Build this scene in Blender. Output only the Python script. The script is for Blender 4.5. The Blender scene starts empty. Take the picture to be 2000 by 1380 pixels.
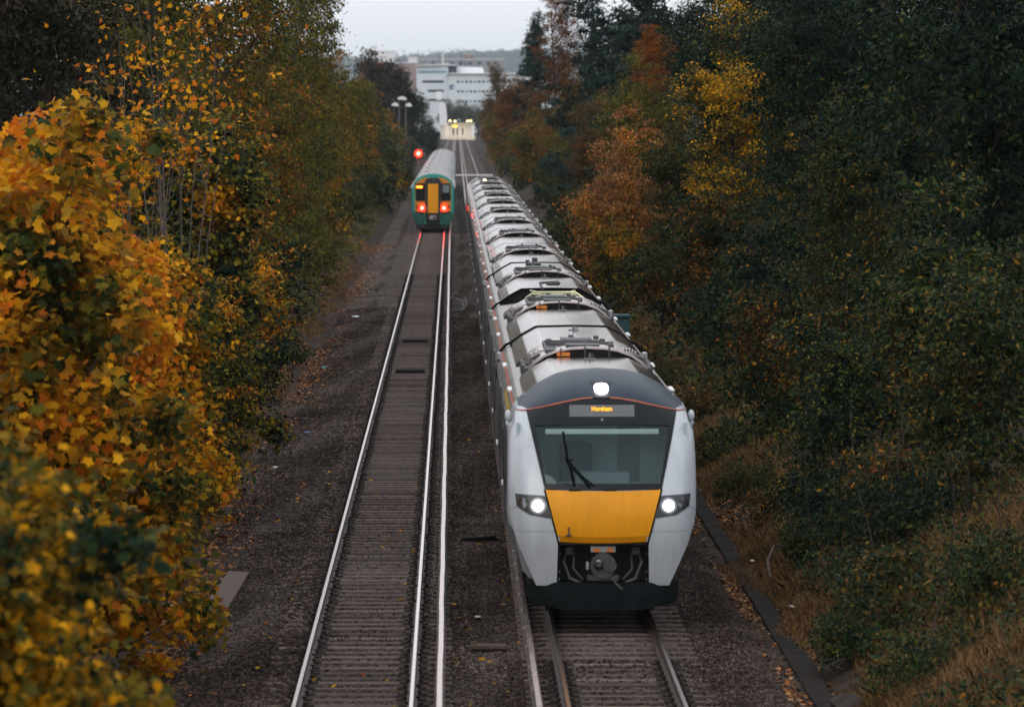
import bpy, math, random
import numpy as np
from mathutils import Vector, Matrix
random.seed(5)
C = bpy.data.collections.new("scene"); bpy.context.scene.collection.children.link(C)
SC = bpy.context.scene
R = math.radians
# ------------------------------------------------------------ camera, world, sun, exposure
cam_d = bpy.data.cameras.new("camera"); cam = bpy.data.objects.new("camera", cam_d)
SC.collection.objects.link(cam); SC.camera = cam
cam_d.sensor_width = 36; cam_d.lens = 36*9700/2000
cam_d.clip_start = 1; cam_d.clip_end = 20000
HC = 7.57
TH = math.atan(468/9700); YAW = math.atan(116/9700*math.cos(TH))
cam.location = (0, 0, HC); cam.rotation_euler = (math.pi/2-TH, 0, -YAW)
cam_d.dof.use_dof = True; cam_d.dof.focus_distance = 104; cam_d.dof.aperture_fstop = 3.2
W = bpy.data.worlds.new("World"); SC.world = W; W.use_nodes = True
nt = W.node_tree; nt.nodes.clear()
sky = nt.nodes.new('ShaderNodeTexSky'); sky.sky_type = 'NISHITA'; sky.sun_disc = False
sky.sun_elevation = R(22); sky.sun_rotation = R(200); sky.dust_density = 3; sky.air_density = 1.2
tc = nt.nodes.new('ShaderNodeTexCoord'); nz = nt.nodes.new('ShaderNodeTexNoise')
mp = nt.nodes.new('ShaderNodeMapping'); mp.inputs['Scale'].default_value = (1, 1, 5)
nz.inputs['Scale'].default_value = 2.2; nz.inputs['Detail'].default_value = 5
cr = nt.nodes.new('ShaderNodeValToRGB')
cr.color_ramp.elements[0].position = .3; cr.color_ramp.elements[0].color = (7.8, 8.0, 8.5, 1)
cr.color_ramp.elements[1].position = .75; cr.color_ramp.elements[1].color = (8.7, 8.7, 8.9, 1)
mx = nt.nodes.new('ShaderNodeMix'); mx.data_type = 'RGBA'; mx.inputs[0].default_value = .93
bg = nt.nodes.new('ShaderNodeBackground'); bg.inputs['Strength'].default_value = .137
wo = nt.nodes.new('ShaderNodeOutputWorld')
L = nt.links.new
L(tc.outputs['Generated'], mp.inputs[0]); L(mp.outputs[0], nz.inputs['Vector']); L(nz.outputs[0], cr.inputs[0])
L(sky.outputs[0], mx.inputs[6]); L(cr.outputs[0], mx.inputs[7]); L(mx.outputs[2], bg.inputs[0]); L(bg.outputs[0], wo.inputs[0])
sun_d = bpy.data.lights.new("sun", 'SUN'); sun_d.energy = .5; sun_d.angle = R(25); sun_d.color = (1, .93, .85)
sun = bpy.data.objects.new("sun", sun_d); SC.collection.objects.link(sun)
sun.rotation_euler = (R(50), 0, R(-25)); sun.location = (0, 0, 60)
SC.view_settings.view_transform = 'Standard'; SC.view_settings.look = 'None'
SC.view_settings.exposure = 0.0; SC.view_settings.gamma = 1
SC.cycles.volume_bounces = 0; SC.cycles.max_bounces = 7; SC.cycles.transparent_max_bounces = 8
SC.cycles.diffuse_bounces = 3; SC.cycles.volume_step_rate = 4
SC.cycles.sample_clamp_indirect = 4

# ------------------------------------------------------------ materials
def mat(name, col, rough=.6, metal=0, spec=.5, noise=None, bump=None, emit=None, coat=0, wear=None):
    """principled; noise=(scale, dark factor, light factor), bump=(scale,strength)"""
    m = bpy.data.materials.new(name); m.use_nodes = True; t = m.node_tree; b = t.nodes['Principled BSDF']
    if rough >= .8: spec = .06
    b.inputs['Base Color'].default_value = (*col, 1); b.inputs['Roughness'].default_value = rough
    b.inputs['Metallic'].default_value = metal; b.inputs['Specular IOR Level'].default_value = spec
    b.inputs['Coat Weight'].default_value = coat
    if emit: b.inputs['Emission Color'].default_value = (*emit[0], 1); b.inputs['Emission Strength'].default_value = emit[1]
    if noise or bump: tc = t.nodes.new('ShaderNodeTexCoord')
    if noise:
        n = t.nodes.new('ShaderNodeTexNoise'); n.inputs['Scale'].default_value = noise[0]; n.inputs['Detail'].default_value = 8
        n.inputs['Roughness'].default_value = .65
        r = t.nodes.new('ShaderNodeValToRGB'); r.color_ramp.elements[0].position = .3; r.color_ramp.elements[1].position = .7
        r.color_ramp.elements[0].color = (*[c*noise[1] for c in col], 1); r.color_ramp.elements[1].color = (*[min(1, c*noise[2]) for c in col], 1)
        mpn = t.nodes.new('ShaderNodeMapping')
        if len(noise) > 3: mpn.inputs['Scale'].default_value = noise[3]
        t.links.new(tc.outputs['Object'], mpn.inputs[0]); t.links.new(mpn.outputs[0], n.inputs['Vector'])
        t.links.new(n.outputs[0], r.inputs[0]); t.links.new(r.outputs[0], b.inputs['Base Color'])
        if wear:
            mr = t.nodes.new('ShaderNodeMapRange'); mr.inputs[3].default_value = rough-wear; mr.inputs[4].default_value = rough+wear
            t.links.new(n.outputs[0], mr.inputs[0]); t.links.new(mr.outputs[0], b.inputs['Roughness'])
    if bump:
        n2 = t.nodes.new('ShaderNodeTexNoise'); n2.inputs['Scale'].default_value = bump[0]; n2.inputs['Detail'].default_value = 6
        bu = t.nodes.new('ShaderNodeBump'); bu.inputs['Strength'].default_value = bump[1]; bu.inputs['Distance'].default_value = .02
        t.links.new(tc.outputs['Object'], n2.inputs['Vector']); t.links.new(n2.outputs[0], bu.inputs['Height']); t.links.new(bu.outputs[0], b.inputs['Normal'])
    return m
def emis(name, col, s, base=(0, 0, 0)): return mat(name, base, .4, emit=(col, s))
def glassmat(name, tint, gl, rough=.03, gcol=(1, 1, 1)):
    m = bpy.data.materials.new(name); m.use_nodes = True; t = m.node_tree; t.nodes.clear()
    tr = t.nodes.new('ShaderNodeBsdfTransparent'); tr.inputs[0].default_value = (*tint, 1)
    g = t.nodes.new('ShaderNodeBsdfGlossy'); g.inputs['Roughness'].default_value = rough; g.inputs[0].default_value = (*gcol, 1)
    fr = t.nodes.new('ShaderNodeLayerWeight'); fr.inputs[0].default_value = gl
    x = t.nodes.new('ShaderNodeMixShader'); o = t.nodes.new('ShaderNodeOutputMaterial')
    t.links.new(fr.outputs['Fresnel'], x.inputs[0]); t.links.new(tr.outputs[0], x.inputs[1]); t.links.new(g.outputs[0], x.inputs[2])
    t.links.new(x.outputs[0], o.inputs[0]); return m
M = dict(
    white=mat('white_paint', (.55, .60, .65), .34, noise=(2.4, .80, 1.04, (2.2, 1, .35)), coat=.25),
    skirt=mat('side_paint', (.10, .105, .115), .3, noise=(1.5, .75, 1.25, (1, .3, 2)), coat=.3, wear=.1),
    cant=mat('light_grey_paint', (.40, .40, .39), .22, noise=(2.5, .7, 1.15, (1, .3, 1)), wear=.08, coat=.3),
    roof=mat('roof_panel_paint', (.47, .42, .41), .15, metal=1, noise=(.8, .9, 1.05, (1, .4, 1)), wear=.025),
    lid=mat('cooling_unit_lid', (.54, .485, .475), .25, metal=.9, noise=(1.5, .88, 1.05), wear=.04),
    deck=mat('roof_deck', (.38, .35, .34), .45, noise=(4, .7, 1.15)),
    dome=mat('slate_blue_paint', (.022, .037, .056), .45, spec=.22, noise=(9, .85, 1.2)),
    black=mat('black_gloss', (.006, .009, .011), .3, spec=.22, noise=(6, .8, 1.3)),
    dark=mat('dark_equipment', (.02, .021, .022), .6, noise=(8, .6, 1.5)),
    dark2=mat('dark_grey_metal', (.05, .052, .055), .5, noise=(8, .6, 1.5)),
    yellow=mat('yellow_paint', (.86, .345, .006), .45, spec=.3, noise=(3, .86, 1.05, (2, 1, .5))),
    orange=mat('orange_line', (.48, .10, .045), .4, noise=(4, .9, 1.1)),
    seam=mat('seam_grey', (.12, .14, .16), .6, noise=(4, .9, 1.1)),
    defl=mat('deflector_paint', (.008, .011, .012), .85, noise=(5, .6, 1.5)),
    rubber=mat('rubber', (.006, .006, .007), .8, noise=(9, .7, 1.3)),
    steel=mat('pale_steel', (.45, .45, .45), .35, metal=.6, noise=(6, .7, 1.1)),
    glass=glassmat('windscreen_glass', (.78, .88, .88), .36, gcol=(.55, .68, .72)),
    sideglass=mat('side_window_glass', (.02, .025, .03), .08, noise=(3, .8, 1.2)),
    lens=glassmat('lamp_lens', (.75, .8, .8), .2),
    reflector=mat('lamp_reflector', (.25, .27, .29), .2, metal=.9, noise=(8, .7, 1.2)),
    lampbowl=mat('lamp_bowl', (.05, .055, .06), .3, noise=(8, .7, 1.2)),
    lampon=emis('lamp_on', (1, .93, .97), 6, (.8, .8, .8)),
    lampwarm=emis('lamp_warm', (1, .8, .35), 9),
    dest=emis('destination_letters', (1, .36, .0), 2.4),
    destbox=mat('destination_box', (.11, .12, .125), .45, noise=(20, .8, 1.2)),
    cabin=mat('cab_lining', (.44, .55, .57), .7, noise=(3, .85, 1.1)),
    cabdark=mat('cab_desk', (.16, .20, .21), .6, noise=(3, .8, 1.1)),
    cablight=mat('cab_blind', (.62, .70, .70), .6, noise=(3, .9, 1.1)),
    seat=mat('seat_fabric', (.06, .07, .09), .8, noise=(30, .8, 1.2)),
    green=mat('green_paint', (.025, .34, .27), .3, noise=(3, .8, 1.1), coat=.4),
    greend=mat('dark_green_paint', (.012, .10, .075), .35, noise=(3, .7, 1.1), coat=.3),
    roof2=mat('pale_roof_paint', (.27, .25, .25), .45, metal=.2, noise=(1.6, .6, 1.15, (1, 2.5, 1)), wear=.1),
    redon=emis('tail_lamp', (1, .45, .42), 14),
    redhalo=emis('red_glow_halo', (1, .006, .002), 40),  # halo of glow around the red lamps, added as an emitting surface
    redlens=mat('dim_red_lens', (.25, .01, .01), .3, noise=(8, .8, 1.2)),
    amberon=emis('amber_display', (1, .16, .01), 9),
    conc=mat('concrete', (.165, .130, .118), .9, noise=(14, .45, 1.25), bump=(60, .5)),
    concd=mat('trough_concrete', (.026, .022, .020), .9, noise=(5, .5, 1.3), bump=(30, .5)),
    railside=mat('rusty_rail', (.05, .032, .027), .7, noise=(4, .6, 1.4, (8, .5, 8))),
    railtop=mat('polished_rail_head', (.62, .51, .49), .20, metal=1, noise=(6, .9, 1.03, (6, .3, 6)), wear=.04),
    condtop=mat('conductor_rail_head', (.66, .50, .48), .27, metal=1, noise=(3, .72, 1.05, (10, .3, 6)), wear=.08),
    clip=mat('rail_fastening', (.028, .022, .020), .8, noise=(20, .6, 1.4)),
    pot=mat('insulator_pot', (.35, .32, .30), .5, noise=(9, .8, 1.1)),
    wood=mat('weathered_wood', (.10, .08, .065), .9, noise=(7, .5, 1.3, (1, 6, 6))),
    bark=mat('bark', (.055, .045, .038), .9, noise=(6, .5, 1.5), bump=(20, .8)),
    barkp=mat('pale_bark', (.12, .10, .088), .85, noise=(6, .5, 1.3), bump=(20, .5)),
    teal=mat('teal_cabinet_paint', (.03, .10, .12), .5, noise=(4, .7, 1.2)),
    rock=mat('mossy_stone', (.055, .047, .043), .95, noise=(5, .5, 1.3), bump=(12, 1)),
    cream=mat('cream_wall', (.80, .73, .62), .7, noise=(.6, .9, 1.05)),
    wall=mat('office_cladding', (.68, .75, .80), .6, noise=(.15, .92, 1.04)),
    wallw=mat('white_cladding', (.80, .82, .85), .6, noise=(.1, .94, 1.03)),
    wallp=mat('pink_brick_wall', (.36, .27, .26), .8, noise=(.2, .85, 1.1)),
    wallg=mat('grey_cladding', (.30, .31, .33), .8, noise=(.2, .85, 1.1)),
    wallr=mat('red_brick_wall', (.42, .10, .08), .8, noise=(.3, .85, 1.1)),
    roofw=mat('white_roof_sheet', (.82, .83, .86), .6, noise=(.1, .95, 1.02)),
    win=mat('office_window', (.018, .035, .05), .5, noise=(.3, .6, 1.5)),
    winb=mat('pale_window_band', (.20, .34, .40), .2, noise=(.5, .7, 1.2)),
    sign=mat('blue_sign', (.03, .12, .22), .5, noise=(.5, .8, 1.2)),
    mast=mat('grey_mast', (.10, .10, .11), .6, noise=(3, .8, 1.2)),
    headw=mat('white_lamp_housing', (.80, .82, .85), .5, noise=(3, .9, 1.02)),
    cable=mat('black_cable', (.012, .012, .012), .5, noise=(5, .8, 1.2)),
    litterw=mat('white_litter', (.7, .72, .72), .6, noise=(9, .8, 1)),
    litterc=mat('cyan_litter', (.08, .40, .38), .6, noise=(9, .8, 1.1)),
    litterb=mat('blue_litter', (.05, .10, .28), .6, noise=(9, .8, 1.1)),
    label_o=mat('orange_label', (.75, .22, .03), .5, noise=(20, .8, 1.1)),
    stripe_y=mat('yellow_stripe', (.50, .34, .06), .4, noise=(5, .85, 1.1)),
)
t = M['conc'].node_tree; b_ = t.nodes['Principled BSDF']; g_ = t.nodes.new('ShaderNodeNewGeometry'); oi_ = t.nodes.new('ShaderNodeObjectInfo')
mpn_ = [n for n in t.nodes if n.type == 'MAPPING'][0]; rp_ = [n for n in t.nodes if n.type == 'VALTORGB'][0]
t.links.new(g_.outputs['Position'], mpn_.inputs[0]); mr_ = t.nodes.new('ShaderNodeMapRange'); mr_.inputs[3].default_value = .55; mr_.inputs[4].default_value = 1.2
vm_ = t.nodes.new('ShaderNodeVectorMath'); vm_.operation = 'SCALE'; t.links.new(oi_.outputs['Random'], mr_.inputs[0]); t.links.new(mr_.outputs[0], vm_.inputs['Scale']); t.links.new(rp_.outputs[0], vm_.inputs[0]); t.links.new(vm_.outputs[0], b_.inputs['Base Color'])
def leaf_mat(name, pal, pal2, patch=.5, scale=.45, trans=.22, rough=.55):
    """pal / pal2: colours picked per leaf; patches of pal2 through the crown (a property of the leaves, not of light)"""
    m = bpy.data.materials.new(name); m.use_nodes = True; t = m.node_tree; t.nodes.clear(); N = t.nodes.new
    g = N('ShaderNodeNewGeometry'); tc = N('ShaderNodeTexCoord'); oi = N('ShaderNodeObjectInfo')
    def ramp(p):
        r = N('ShaderNodeValToRGB'); e = r.color_ramp.elements
        while len(e) < len(p): e.new(.5)
        for i, c in enumerate(p): e[i].position = i/(len(p)-1); e[i].color = (*c, 1)
        t.links.new(g.outputs['Random Per Island'], r.inputs[0]); return r
    r1, r2 = ramp(pal), ramp(pal2)
    add = N('ShaderNodeVectorMath'); add.operation = 'ADD'
    sc = N('ShaderNodeVectorMath'); sc.operation = 'SCALE'; sc.inputs['Scale'].default_value = 37
    cb = N('ShaderNodeCombineXYZ'); t.links.new(oi.outputs['Random'], cb.inputs[0]); t.links.new(oi.outputs['Random'], cb.inputs[2])
    t.links.new(cb.outputs[0], sc.inputs[0]); t.links.new(tc.outputs['Object'], add.inputs[0]); t.links.new(sc.outputs[0], add.inputs[1])
    n = N('ShaderNodeTexNoise'); n.inputs['Scale'].default_value = scale; n.inputs['Detail'].default_value = 4
    t.links.new(add.outputs[0], n.inputs['Vector'])
    cl = N('ShaderNodeMapRange'); cl.inputs[1].default_value = 1-patch-.08; cl.inputs[2].default_value = 1-patch+.10
    jit = N('ShaderNodeMath'); jit.operation = 'MULTIPLY_ADD'; jit.inputs[1].default_value = .16
    jsub = N('ShaderNodeMath'); jsub.operation = 'SUBTRACT'; jsub.inputs[1].default_value = .08
    wn = N('ShaderNodeTexWhiteNoise'); wn.noise_dimensions = '1D'; t.links.new(g.outputs['Random Per Island'], wn.inputs['W'])
    t.links.new(wn.outputs['Value'], jit.inputs[0]); t.links.new(n.outputs[0], jit.inputs[2]); t.links.new(jit.outputs[0], jsub.inputs[0]); t.links.new(jsub.outputs[0], cl.inputs[0])
    mix = N('ShaderNodeMix'); mix.data_type = 'RGBA'
    t.links.new(cl.outputs[0], mix.inputs[0]); t.links.new(r1.outputs[0], mix.inputs[6]); t.links.new(r2.outputs[0], mix.inputs[7])
    p = N('ShaderNodeBsdfPrincipled'); p.inputs['Roughness'].default_value = rough; p.inputs['Specular IOR Level'].default_value = .06
    tr = N('ShaderNodeBsdfTranslucent'); ms = N('ShaderNodeMixShader'); ms.inputs[0].default_value = trans
    o = N('ShaderNodeOutputMaterial')
    t.links.new(mix.outputs[2], p.inputs['Base Color']); t.links.new(mix.outputs[2], tr.inputs[0])
    t.links.new(p.outputs[0], ms.inputs[1]); t.links.new(tr.outputs[0], ms.inputs[2]); t.links.new(ms.outputs[0], o.inputs[0])
    return m
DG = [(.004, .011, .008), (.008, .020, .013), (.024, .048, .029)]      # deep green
MG = [(.018, .036, .014), (.036, .062, .019), (.068, .090, .022)]      # mid green
OL = [(.040, .038, .012), (.080, .066, .015), (.150, .100, .018)]      # olive brown
YE = [(.50, .23, .008), (.80, .37, .010), (.92, .47, .018)]            # golden yellow
ORG = [(.45, .11, .008), (.66, .18, .010), (.72, .26, .015)]           # orange
RU = [(.11, .040, .014), (.19, .066, .018), (.27, .10, .028)]            # rust
BR = [(.055, .033, .018), (.095, .052, .026), (.15, .08, .035)]        # brown
PK = [(.26, .12, .06), (.36, .17, .075), (.40, .21, .08)]              # pinkish brown
RED = [(.17, .030, .014), (.28, .055, .018), (.34, .11, .025)]
YG = [(.10, .10, .015), (.17, .15, .02), (.26, .19, .02)]              # yellow green
LM = dict(
    maple=leaf_mat('golden_maple_leaves', YE+YE+ORG, MG+YG+MG, .53, .9, .4),
    mapledark=leaf_mat('turning_maple_leaves', YG+YE, DG+MG, .52, 1.1, .4),
    mapleor=leaf_mat('orange_maple_leaves', ORG+YE, RU+OL, .35, .8, .4),
    shrubdg=leaf_mat('dark_shrub_leaves', DG+DG+DG+YG, DG+MG, .5, .8),
    tipped=leaf_mat('yellow_tipped_leaves', DG+YG, ORG+YE, .40, .7),
    olive=leaf_mat('olive_leaves', OL+MG+YG, OL+RU+YG, .42, .5, .3),
    olive2=leaf_mat('olive_green_leaves', MG+OL+YG, OL+YG, .45, .5, .3),
    oliveor=leaf_mat('olive_orange_leaves', OL+MG+YG, ORG+RU+YG, .42, .6, .3),
    darkbr=leaf_mat('dusky_leaves', [(.02, .024, .014), (.035, .034, .02), (.06, .05, .03)], DG, .4, .4),
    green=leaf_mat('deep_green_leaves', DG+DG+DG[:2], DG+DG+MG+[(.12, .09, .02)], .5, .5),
    green2=leaf_mat('green_leaves', DG+MG+[(.20, .12, .02)], OL+DG+[(.30, .12, .015)], .42, .6),
    greenyl=leaf_mat('green_yellow_leaves', DG+MG, YE+YG, .46, .5),
    yeltop=leaf_mat('green_and_gold_leaves', DG+MG, YG+YE, .50, .45),
    greenor=leaf_mat('green_rust_leaves', DG+DG+MG+[(.45, .20, .015)], OL+RU+DG+[(.55, .20, .015)], .45, .6),
    pink=leaf_mat('pinkish_orange_leaves', PK+RU, ORG+YG, .45, .6),
    rust=leaf_mat('rust_leaves', RU+BR, OL+RU, .45, .5),
    brown=leaf_mat('brown_leaves', BR+OL, RU, .4, .5),
    red=leaf_mat('red_leaves', RED+RED+OL, OL+ORG, .42, .8),
    pine=leaf_mat('pine_needles', [(.012, .030, .026), (.020, .042, .036), (.032, .056, .046)], DG, .4, .5, .05),
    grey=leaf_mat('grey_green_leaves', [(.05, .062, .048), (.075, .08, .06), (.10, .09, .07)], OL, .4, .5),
    litter=leaf_mat('fallen_leaves', BR+RU+PK, ORG+BR, .35, .5, 0, .7),
    grass=leaf_mat('dry_grass', [(.07, .042, .02), (.15, .082, .036), (.27, .155, .07), (.34, .22, .11)], [(.04, .05, .02), (.13, .08, .03), (.20, .11, .045)], .42, .5, .1, .7),
    farwood=leaf_mat('hazy_wood_leaves', [(.07, .10, .10), (.10, .13, .13), (.13, .16, .16)], [(.12, .13, .12), (.15, .15, .14)], .4, .01),  # pale bluish leaf colour has the distance haze mixed into it
    stones=leaf_mat('ballast_stones', [(.020, .014, .012), (.042, .030, .026), (.072, .053, .046), (.16, .125, .11)], [(.014, .010, .009), (.034, .024, .020), (.062, .045, .038)], .5, .35, 0, .85),
)
# ------------------------------------------------------------ mesh helpers
def raw_mesh(name, V, F, mats, smooth=False, mi=None):
    me = bpy.data.meshes.new(name); me.from_pydata([tuple(v) for v in V], [], F)
    for m in mats: me.materials.append(m)
    if smooth: me.polygons.foreach_set('use_smooth', [True]*len(me.polygons))
    if mi is not None: me.polygons.foreach_set('material_index', mi)
    me.update(); return me
def fast_mesh(name, V, n, m):
    """V (k*n,3) numpy array: k separate n-gons"""
    me = bpy.data.meshes.new(name); k = len(V)//n
    me.vertices.add(len(V)); me.vertices.foreach_set('co', V.astype(np.float32).ravel())
    me.loops.add(len(V)); me.loops.foreach_set('vertex_index', np.arange(len(V), dtype=np.int32))
    me.polygons.add(k); me.polygons.foreach_set('loop_start', np.arange(0, len(V), n, dtype=np.int32))
    me.materials.append(m); me.update(calc_edges=True); return me
def link(name, me, parent=None, loc=(0, 0, 0)):
    o = bpy.data.objects.new(name, me); C.objects.link(o); o.parent = parent; o.location = loc; return o
def tag(o, label=None, cat=None, group=None, kind=None):
    if label: o['label'] = label
    if cat: o['category'] = cat
    if group: o['group'] = group
    if kind: o['kind'] = kind
    return o
def empty(name, loc, label, cat, group=None, rz=0):
    o = bpy.data.objects.new(name, None); C.objects.link(o); o.location = loc; o.rotation_euler = (0, 0, rz)
    return tag(o, label, cat, group)
KIDS = {}
def copy_tree(o, parent=None):
    c = o.copy(); C.objects.link(c); c.parent = parent
    for ch in list(o.children): copy_tree(ch, c)
    return c
class MB:
    def __init__(s): s.v = []; s.f = []; s.mi = []; s.cur = 0
    def add(s, vs, fs):
        n = len(s.v); s.v += [tuple(v) for v in vs]; s.f += [tuple(i+n for i in f) for f in fs]; s.mi += [s.cur]*len(fs); return s
    def box(s, x0, x1, y0, y1, z0, z1):
        return s.add([(x, y, z) for x in (x0, x1) for y in (y0, y1) for z in (z0, z1)],
                     [(0, 1, 3, 2), (4, 6, 7, 5), (0, 4, 5, 1), (2, 3, 7, 6), (0, 2, 6, 4), (1, 5, 7, 3)])
    def bbox(s, x0, x1, y0, y1, z0, z1, b=.02):
        """box with chamfered edges all round"""
        vs = []; idx = {}
        for ix, x in enumerate((x0, x1)):
            for iy, y in enumerate((y0, y1)):
                for iz, z in enumerate((z0, z1)):
                    sx, sy, sz = (1 if ix == 0 else -1), (1 if iy == 0 else -1), (1 if iz == 0 else -1)
                    idx[ix, iy, iz] = len(vs)
                    vs += [(x, y+sy*b, z+sz*b), (x+sx*b, y, z+sz*b), (x+sx*b, y+sy*b, z)]
        F = []
        for a in range(3):
            for k in (0, 1):
                q = [(0, 0), (0, 1), (1, 1), (1, 0)]; ids = []
                for (p, r) in q:
                    c = [0, 0, 0]; c[a] = k; o = [i for i in range(3) if i != a]; c[o[0]] = p; c[o[1]] = r; ids.append(idx[tuple(c)]+a)
                F.append(tuple(ids))
        for a in range(3):           # edges along axis a
            o = [i for i in range(3) if i != a]
            for p in (0, 1):
                for r in (0, 1):
                    c0 = [0, 0, 0]; c0[o[0]] = p; c0[o[1]] = r; c1 = list(c0); c1[a] = 1
                    i0, i1 = idx[tuple(c0)], idx[tuple(c1)]; F.append((i0+o[0], i1+o[0], i1+o[1], i0+o[1]))
        for c in idx.values(): F.append((c, c+1, c+2))
        return s.add(vs, F)
    def prism(s, pts, y0, y1, axis='y'):
        n = len(pts)
        if axis == 'y': vs = [(x, y0, z) for x, z in pts]+[(x, y1, z) for x, z in pts]
        elif axis == 'x': vs = [(y0, x, z) for x, z in pts]+[(y1, x, z) for x, z in pts]
        else: vs = [(x, z, y0) for x, z in pts]+[(x, z, y1) for x, z in pts]
        fs = [(i, (i+1) % n, n+(i+1) % n, n+i) for i in range(n)]+[tuple(range(n)), tuple(range(2*n-1, n-1, -1))]
        return s.add(vs, fs)
    def tube(s, path, r, n=8, r1=None):
        P = [Vector(p) for p in path]; k = len(P); vs = []
        for i, p in enumerate(P):
            d = (P[min(i+1, k-1)]-P[max(i-1, 0)]).normalized()
            a = d.cross(Vector((0, 0, 1)));
            if a.length < .05: a = d.cross(Vector((1, 0, 0)))
            a.normalize(); b = d.cross(a)
            rr = r if r1 is None else r+(r1-r)*i/max(1, k-1)
            vs += [p+a*rr*math.cos(2*math.pi*j/n)+b*rr*math.sin(2*math.pi*j/n) for j in range(n)]
        fs = [(i*n+j, i*n+(j+1) % n, (i+1)*n+(j+1) % n, (i+1)*n+j) for i in range(k-1) for j in range(n)]
        fs += [tuple(range(n)), tuple((k-1)*n+j for j in reversed(range(n)))]
        return s.add(vs, fs)
    def cyl(s, p0, p1, r, n=16, r1=None): return s.tube([p0, p1], r, n, r1)
    def ball(s, c, r, n=10, sc=(1, 1, 1)):
        vs = []; fs = []
        for i in range(n+1):
            a = math.pi*i/n
            for j in range(2*n):
                b = math.pi*j/n; vs.append((c[0]+sc[0]*r*math.sin(a)*math.cos(b), c[1]+sc[1]*r*math.sin(a)*math.sin(b), c[2]+sc[2]*r*math.cos(a)))
        for i in range(n):
            for j in range(2*n): fs.append((i*2*n+j, i*2*n+(j+1) % (2*n), (i+1)*2*n+(j+1) % (2*n), (i+1)*2*n+j))
        return s.add(vs, fs)
    def grid(s, fn, nu, nv):
        vs = [fn(i/nu, j/nv) for j in range(nv+1) for i in range(nu+1)]
        return s.add(vs, [(j*(nu+1)+i, j*(nu+1)+i+1, (j+1)*(nu+1)+i+1, (j+1)*(nu+1)+i) for j in range(nv) for i in range(nu)])
    def mesh(s, name, mats, smooth=False):
        if not isinstance(mats, (list, tuple)): mats = [mats]
        me = raw_mesh(name, s.v, s.f, mats, smooth, s.mi)
        if smooth: 
            try: me.set_sharp_from_angle(angle=R(35))
            except Exception: pass
        return me
    def build(s, name, mats, parent=None, smooth=False, loc=(0, 0, 0)): return link(name, s.mesh(name, mats, smooth), parent, loc)

# ------------------------------------------------------------ terrain
def sstep(a, b, x): t = min(1, max(0, (x-a)/(b-a))); return t*t*(3-2*t)
def bend(D): return .0009*max(0, D-420)          # the line bears slightly right in the distance
def lump(x, y): return .12*math.sin(x*1.3+y*.31)+.09*math.sin(y*.77-x*.6)+.07*math.sin(x*2.9+1.7*y)
def gz(x, D):
    x = x-bend(max(D, 0)) if D < 1500 else x
    c = 1-sstep(950, 1350, D)
    if x < 0:
        z = -.24-.14*sstep(-3.3, -4.3, x)
        z += c*(max(0, -4.9-x)*.50 if x > -14 else 4.55+(-14-x)*.02)
        z += .5*lump(x, D)*sstep(-4.4, -6, x)*c
    else:
        z = -.24-.10*sstep(4.3, 4.9, x)
        z += c*(max(0, x-5.3)*.62 if x < 15 else 6.0+(x-15)*.02)
        z += .6*lump(x, D)*sstep(5, 6.5, x)*c
    return z
xs = [-4000, -2000, -900, -400, -150, -60, -30, -20]+[-16+i*.8 for i in range(13)]+[-5.6, -5, -4.5, -4.1, -3.7, -3.3, -2, 0, 2, 4, 4.3, 4.6, 4.9, 5.3, 5.7, 6.1, 6.6]+[7.2+i*.8 for i in range(12)]+[20, 30, 60, 150, 400, 900, 2000, 4000]
ds = [-150, -60, -20]+[i*2.5 for i in range(0, 80)]+[200+i*8 for i in range(75)]+[800, 850, 900, 960, 1020, 1080, 1150, 1250, 1350, 1500, 1800, 2200, 3000, 4500, 6500, 9500, 14000]
V = [(x+(bend(d) if 0 < d < 1500 and abs(x) < 60 else 0), d, gz(x+(bend(d) if 0 < d < 1500 and abs(x) < 60 else 0), d)) for d in ds for x in xs]
nx = len(xs); F = [(j*nx+i, j*nx+i+1, (j+1)*nx+i+1, (j+1)*nx+i) for j in range(len(ds)-1) for i in range(nx-1)]
m = mat('cutting_soil', (.034, .026, .021), .95, noise=(.9, .35, 2.0), bump=(9, 1))
tag(link('ground', raw_mesh('ground', V, F, [m], True)), 'dark leaf strewn soil of the railway cutting', None, None, 'structure')
# ballast bed: crushed stone texture, a dark stain along each rail
bm_ = bpy.data.materials.new('ballast'); bm_.use_nodes = True; t = bm_.node_tree; b = t.nodes['Principled BSDF']; N = t.nodes.new
b.inputs['Roughness'].default_value = .9; b.inputs['Specular IOR Level'].default_value = .16
tc = N('ShaderNodeTexCoord'); vo = N('ShaderNodeTexVoronoi'); vo.inputs['Scale'].default_value = 17
n1 = N('ShaderNodeTexNoise'); n1.inputs['Scale'].default_value = .35; n1.inputs['Detail'].default_value = 6
sep = N('ShaderNodeSeparateXYZ'); t.links.new(vo.outputs['Color'], sep.inputs[0])
rp = N('ShaderNodeValToRGB'); e = rp.color_ramp.elements; e[0].color = (.014, .011, .011, 1); e[1].color = (.155, .116, .100, 1)
e.new(.6).color = (.050, .037, .031, 1)
t.links.new(sep.outputs[0], rp.inputs[0])
mr = N('ShaderNodeMapRange'); mr.inputs[1].default_value = .35; mr.inputs[2].default_value = .65; mr.inputs[3].default_value = .6; mr.inputs[4].default_value = 1.45
mu = N('ShaderNodeVectorMath'); mu.operation = 'SCALE'
t.links.new(tc.outputs['Object'], vo.inputs['Vector']); t.links.new(tc.outputs['Object'], n1.inputs['Vector']); t.links.new(n1.outputs[0], mr.inputs[0])
t.links.new(rp.outputs[0], mu.inputs[0]); t.links.new(mr.outputs[0], mu.inputs['Scale']); t.links.new(mu.outputs[0], b.inputs['Base Color'])
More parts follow.
